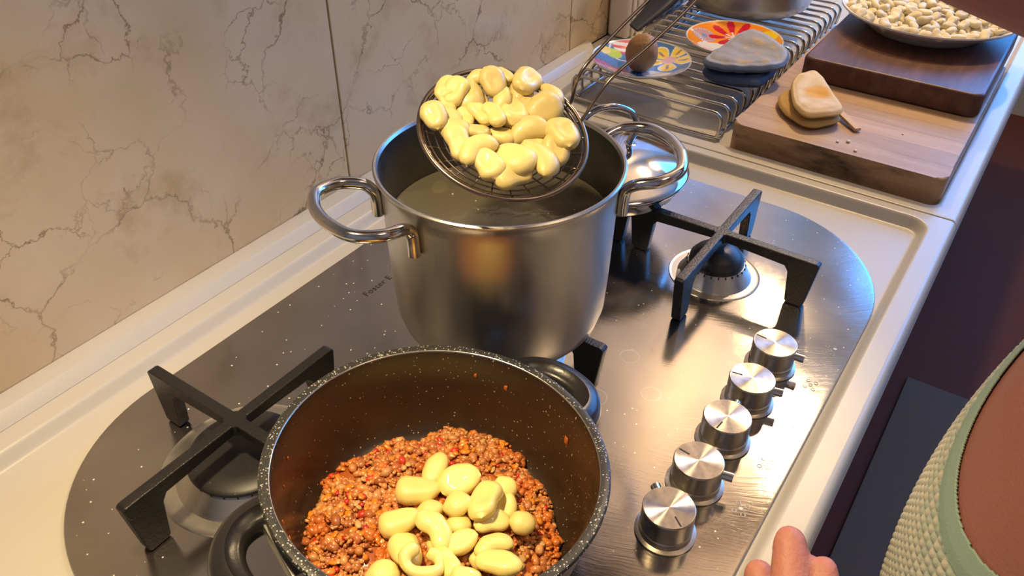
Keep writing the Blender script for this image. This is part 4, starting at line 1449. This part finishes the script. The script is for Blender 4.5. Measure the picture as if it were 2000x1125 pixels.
c1 = (1.105, 0.350)
o_blue = rel([(1.0412, 0.3919), (1.0750, 0.3940), (1.1092, 0.3906), (1.1600, 0.3800), (1.1650, 0.3600), (1.1564, 0.3400), (1.1264, 0.3014), (1.0850, 0.2989), (1.0488, 0.3357), (1.037, 0.3675)], c1)
o_blue2 = rel([(1.0550, 0.3950), (1.09, 0.392), (1.125, 0.385), (1.145, 0.360), (1.145, 0.330), (1.1152, 0.3100), (1.080, 0.3105), (1.0538, 0.3150), (1.0378, 0.350), (1.040, 0.380)], c1)
pb = pad('pot_holder', [('lower_layer', o_blue2, .021, lambda x, y: 0.0, lambda x, y, t, s: (.05, .08, .17), 7),  # navy puts blue-lit shade into the lower layer's colour
                        ('upper_layer', o_blue, .018, lambda x, y: .0175 + .14 * max(0, x + .01), col_bluelit, 9)],
         (c1[0], c1[1], RT + .0108), (0, 0, 0), 'folded triangular pot holder on the wire rack, blue light painted into its grey colour', M['cloth2'])

# crumbs of dough on the pale board
CRL = {0.985: 'largest pale dough crumb right beside the wooden tab', 0.978: 'small pale dough crumb left of the largest one, under the tab', 0.966: 'pale dough crumb nearest the stained front edge of the board', 1.045: 'tiny dark-edged crumb alone towards the right of the pale board'}
for x, y, s in ((0.985, 0.170, .0030), (0.978, 0.181, .0022), (0.966, 0.156, .0026), (1.045, 0.120, .0016)):
    bm = bmesh.new(); bmesh.ops.create_icosphere(bm, subdivisions=2, radius=1)
    for q in bm.verts:
        q.co = Vector((q.co.x * s, q.co.y * s * .8, q.co.z * s * .5)) * (1 + .35 * noise.noise(q.co * 2 + Vector((x * 90, 0, 0))))
    o = bm_obj('dough_crumb', bm, M['crumb'])
    o.location = (x, y, .0287 + s * .4)
    tag(o, CRL[x], 'crumb', 'dough crumbs on the pale board')

# ------------------------------------------------------------------ person
def capsule(bm, a, b_, ra, rb, seg=20, rings=8, sx=1.0):
    a = Vector(a); b_ = Vector(b_)
    d = (b_ - a); L_ = d.length; d.normalize()
    u = d.orthogonal().normalized(); v = d.cross(u)
    rows = []
    st_ = [(-ra * cos(radians(t)), ra * sin(radians(t))) for t in (5, 25, 45, 65, 85)] + [(L_ * q / 5, ra + (rb - ra) * q / 5) for q in range(1, 5)] + [(L_ + rb * sin(radians(t)), rb * cos(radians(t))) for t in (5, 25, 45, 65, 85)]
    for s_, r in st_:
        rows.append([bm.verts.new(a + d * s_ + (u * cos(2 * pi * k / seg) + v * sin(2 * pi * k / seg)) * r) for k in range(seg)])
    for p, q in zip(rows[:-1], rows[1:]):
        for k in range(seg):
            l = (k + 1) % seg
            bm.faces.new((p[k], p[l], q[l], q[k]))
    bm.faces.new(rows[0][::-1]); bm.faces.new(rows[-1])


def ellipsoid(bm, c, r, sub=4, rot=None):
    ret = bmesh.ops.create_icosphere(bm, subdivisions=sub, radius=1)
    for q in ret['verts']:
        w = Vector((q.co.x * r[0], q.co.y * r[1], q.co.z * r[2]))
        if rot is not None: w = rot @ w
        q.co = Vector(c) + w


pe = empty('person', (0.50, -0.22, -0.87))
tag(pe, 'person at the worktop edge in a sleeveless mint and white waffle-weave top', 'person')
pl = pe.location
TC = Vector((0.50, -0.150, -0.02)); TR = (0.135, 0.120, 0.30)
bm = bmesh.new()
ellipsoid(bm, TC, TR, 5)
# upper arm and forearm of the hand on the near edge
chains = [((0.47, -0.25, 0.10), (0.30, -0.26, 0.06), .045, .036), ((0.30, -0.26, 0.06), (0.165, -0.075, 0.135), .034, .021), ((0.165, -0.075, 0.135), (0.185, -0.045, 0.150), .021, .021)]
# palm and fingers (tips up, pads towards the camera)
chains += [((0.182, -0.060, 0.145), (0.210, -0.012, 0.158), .018, .012), ((0.190, -0.050, 0.150), (0.212, -0.003, 0.170), .018, .012), ((0.196, -0.058, 0.150), (0.218, -0.018, 0.166), .016, .010)]
chains += [((0.206, -0.012, 0.152), (0.228, 0.010, 0.155), .0085, .0080), ((0.228, 0.012, 0.155), (0.2490, 0.0290, 0.1625), .0086, .0074),
           ((0.210, -0.006, 0.166), (0.230, 0.011, 0.180), .0098, .0098), ((0.230, 0.011, 0.180), (0.2535, 0.0215, 0.1885), .0098, .0074),
           ((0.216, -0.018, 0.166), (0.232, -0.004, 0.180), .0078, .0072), ((0.232, -0.004, 0.180), (0.2500, 0.0045, 0.1865), .0070, .0060),
           ((0.218, -0.034, 0.162), (0.232, -0.022, 0.172), .0070, .0062), ((0.232, -0.022, 0.172), (0.243, -0.016, 0.173), .0060, .0054),
           ((0.178, -0.045, 0.160), (0.188, -0.018, 0.180), .0105, .0090), ((0.188, -0.018, 0.180), (0.204, -0.006, 0.190), .0090, .0070)]
# other arm, up to the skimmer grip above the frame
ELB = (0.714, -0.030, 0.303); WR = (0.690, 0.105, 0.331)
chains += [((0.55, -0.20, 0.14), ELB, .046, .038), (ELB, WR, .038, .027), (WR, (0.690, 0.140, 0.372), .026, .025),
           ((0.695, 0.140, 0.388), (0.678, 0.185, 0.402), .022, .017)]
for i in range(4):
    o_ = Vector((.010 * i - .012, .0, .007 * i - .010))
    chains += [(Vector((0.665, 0.172, 0.412)) + o_, Vector((0.652, 0.196, 0.408)) + o_, .0085, .008), (Vector((0.652, 0.196, 0.408)) + o_, Vector((0.652, 0.205, 0.388)) + o_, .0078, .0070)]
chains += [((0.68, 0.17, 0.395), (0.650, 0.178, 0.384), .010, .008)]
chains += [((0.50, -0.19, 0.20), (0.53, -0.24, 0.30), .055, .045)]
for a, b_, ra, rb in chains:
    capsule(bm, a, b_, ra, rb)
HC = Vector((0.545, -0.265, 0.385))
hf = Vector((-.20, .86, -.42)).normalized()            # where the face looks: down at the pots
hr = hf.cross(Vector((0, 0, 1))).normalized(); hu = hr.cross(hf).normalized()
HM = Matrix(((hr.x, hf.x, hu.x), (hr.y, hf.y, hu.y), (hr.z, hf.z, hu.z)))
def HP(x, y, z): return HC + HM @ Vector((x, y, z))
ellipsoid(bm, HP(0, -.006, .012), (.074, .090, .092), 4, HM)
ellipsoid(bm, HP(0, .026, -.050), (.050, .052, .056), 3, HM)      # jaw and chin
ellipsoid(bm, HP(0, .090, -.014), (.0095, .013, .020), 3, HM)     # nose bridge
ellipsoid(bm, HP(0, .098, -.026), (.0140, .012, .010), 3, HM)     # nose tip
ellipsoid(bm, HP(0, .076, .018), (.045, .012, .008), 3, HM)       # brow
for sx in (-1, 1):
    ellipsoid(bm, HP(sx * .074, -.004, -.008), (.008, .017, .028), 3, HM)
    ellipsoid(bm, HP(sx * .030, .058, -.030), (.018, .016, .020), 3, HM)
for q in bm.verts: q.co -= pl
body = bm_obj('body', bm, M['skin'], pe)
rm = body.modifiers.new('remesh', 'REMESH'); rm.mode = 'VOXEL'; rm.voxel_size = 0.0024; rm.use_smooth_shade = True
sm = body.modifiers.new('smooth', 'SMOOTH'); sm.factor = .6; sm.iterations = 4

M['hair'] = simple('dark_hair', (0.035, 0.020, 0.012), 0.5, bump=1.0, bscale=160)
M['lips'] = simple('lips', (0.42, 0.12, 0.10), 0.4)
M['iris'] = simple('iris', (0.05, 0.03, 0.02), 0.2)
bm = bmesh.new(); bmesh.ops.create_icosphere(bm, subdivisions=5, radius=1)
for q in list(bm.verts):
    n_ = q.co.copy()
    if n_.y > .30 + .25 * min(0, n_.z) and n_.z < .62 or n_.z < -.62:
        bm.verts.remove(q); continue
    k_ = 1 + .05 * noise.noise(Vector((n_.x * 14, n_.y * 3, n_.z * 3)))
    q.co = HP(n_.x * .082 * k_, -.010 + n_.y * .098 * k_, .014 + n_.z * .101 * k_) - pl
hair = bm_obj('hair', bm, M['hair'], pe)
hs = hair.modifiers.new('thick', 'SOLIDIFY'); hs.thickness = .006; hs.offset = -1
for sx in (-1, 1):
    bm = bmesh.new(); ellipsoid(bm, HP(sx * .030, .0795, -.001) - pl, (.0125, .0075, .0070), 3, HM); eye = bm_obj('eye', bm, M['china'], pe)
    bm = bmesh.new(); ellipsoid(bm, HP(sx * .030, .0860, -.002) - pl, (.0048, .0022, .0048), 3, HM); bm_obj('iris', bm, M['iris'], eye)
    bm = bmesh.new(); ellipsoid(bm, HP(sx * .030, .0860, .018) - pl, (.017, .004, .0032), 3, HM); bm_obj('eyebrow', bm, M['hair'], pe)
bm = bmesh.new(); ellipsoid(bm, HP(0, .0765, -.052) - pl, (.021, .0055, .0036), 3, HM); ellipsoid(bm, HP(0, .0755, -.0585) - pl, (.018, .0055, .0042), 3, HM)
bm_obj('mouth', bm, M['lips'], pe)

# waffle top: shell over part of the torso with relief cells, plus a mint border
M['waffle'] = mat_vcol('waffle_cloth', 0.9, bump=0.6, bscale=900, spec=0.15)
cutn = Vector((-.5229, .6475, .5544))
cutd = 0.1473
def ell(u, v_, off):
    # u azimuth, v_ in -1..1 height
    ph = v_
    n_ = Vector((cos(u) * cos(ph), sin(u) * cos(ph), sin(ph)))
    p = Vector((n_.x * TR[0], n_.y * TR[1], n_.z * TR[2]))
    nn = Vector((n_.x / TR[0], n_.y / TR[1], n_.z / TR[2])).normalized()
    return TC + p + nn * off, p
V, F, C = [], [], []
def cloth_patch(u0, u1, p0_, p1_, nu, nv, cell_u, cell_v):
    V, F, C, idx = [], [], [], {}
    for i in range(nv + 1):
        ph = radians(p0_ + (p1_ - p0_) * i / nv)
        for j in range(nu + 1):
            u = radians(u0 + (u1 - u0) * j / nu)
            n0 = (cos(u) * cos(ph), sin(u) * cos(ph), sin(ph))
            dist = cutd - (cutn.x * n0[0] * TR[0] + cutn.y * n0[1] * TR[1] + cutn.z * n0[2] * TR[2])
            if dist < -.0015: continue
            cu = j / nu * cell_u; cv = i / nv * cell_v
            hgt = (sin(pi * (cu % 1)) * sin(pi * (cv % 1))) ** .5
            if dist < .010: hgt = .5 + .4 * (1 - abs(dist - .005) / .007)
            nn = Vector((n0[0] / TR[0], n0[1] / TR[1], n0[2] / TR[2])).normalized()
            idx[(i, j)] = len(V)
            V.append(TC + Vector((n0[0] * TR[0], n0[1] * TR[1], n0[2] * TR[2])) + nn * (.0012 + .0026 * hgt) - pl)
            mint = Vector((.40, .55, .46)); cream = Vector((.80, .74, .60))
            if dist < .010: col = mint
            else:
                w_ = 0.0 if dist < .026 else 1.0
                low = mint.lerp(cream, .25)
                col = low.lerp(cream, hgt) if w_ or int(cu) % 2 else low.lerp(cream, hgt * .35)
            C += [*col, 1]
    for i in range(nv):
        for j in range(nu):
            q = [(i, j), (i, j + 1), (i + 1, j + 1), (i + 1, j)]
            if all(z in idx for z in q):
                F.append(tuple(idx[z] for z in q))
    return V, F, C


V, F, C = cloth_patch(70, 262, -22, 88.5, 540, 480, 64, 72)
wf_ = mesh_obj('waffle_top', V, F, M['waffle'], pe)
at = wf_.data.color_attributes.new('Col', 'FLOAT_COLOR', 'POINT')
at.data.foreach_set('color', C)
sd = wf_.modifiers.new('thick', 'SOLIDIFY'); sd.thickness = .0015; sd.offset = -1
V, F, C = cloth_patch(262, 430, -22, 88.5, 60, 60, 1, 1)
wb_ = mesh_obj('waffle_top_back', V, F, M['waffle'], pe)
at = wb_.data.color_attributes.new('Col', 'FLOAT_COLOR', 'POINT')
at.data.foreach_set('color', C)
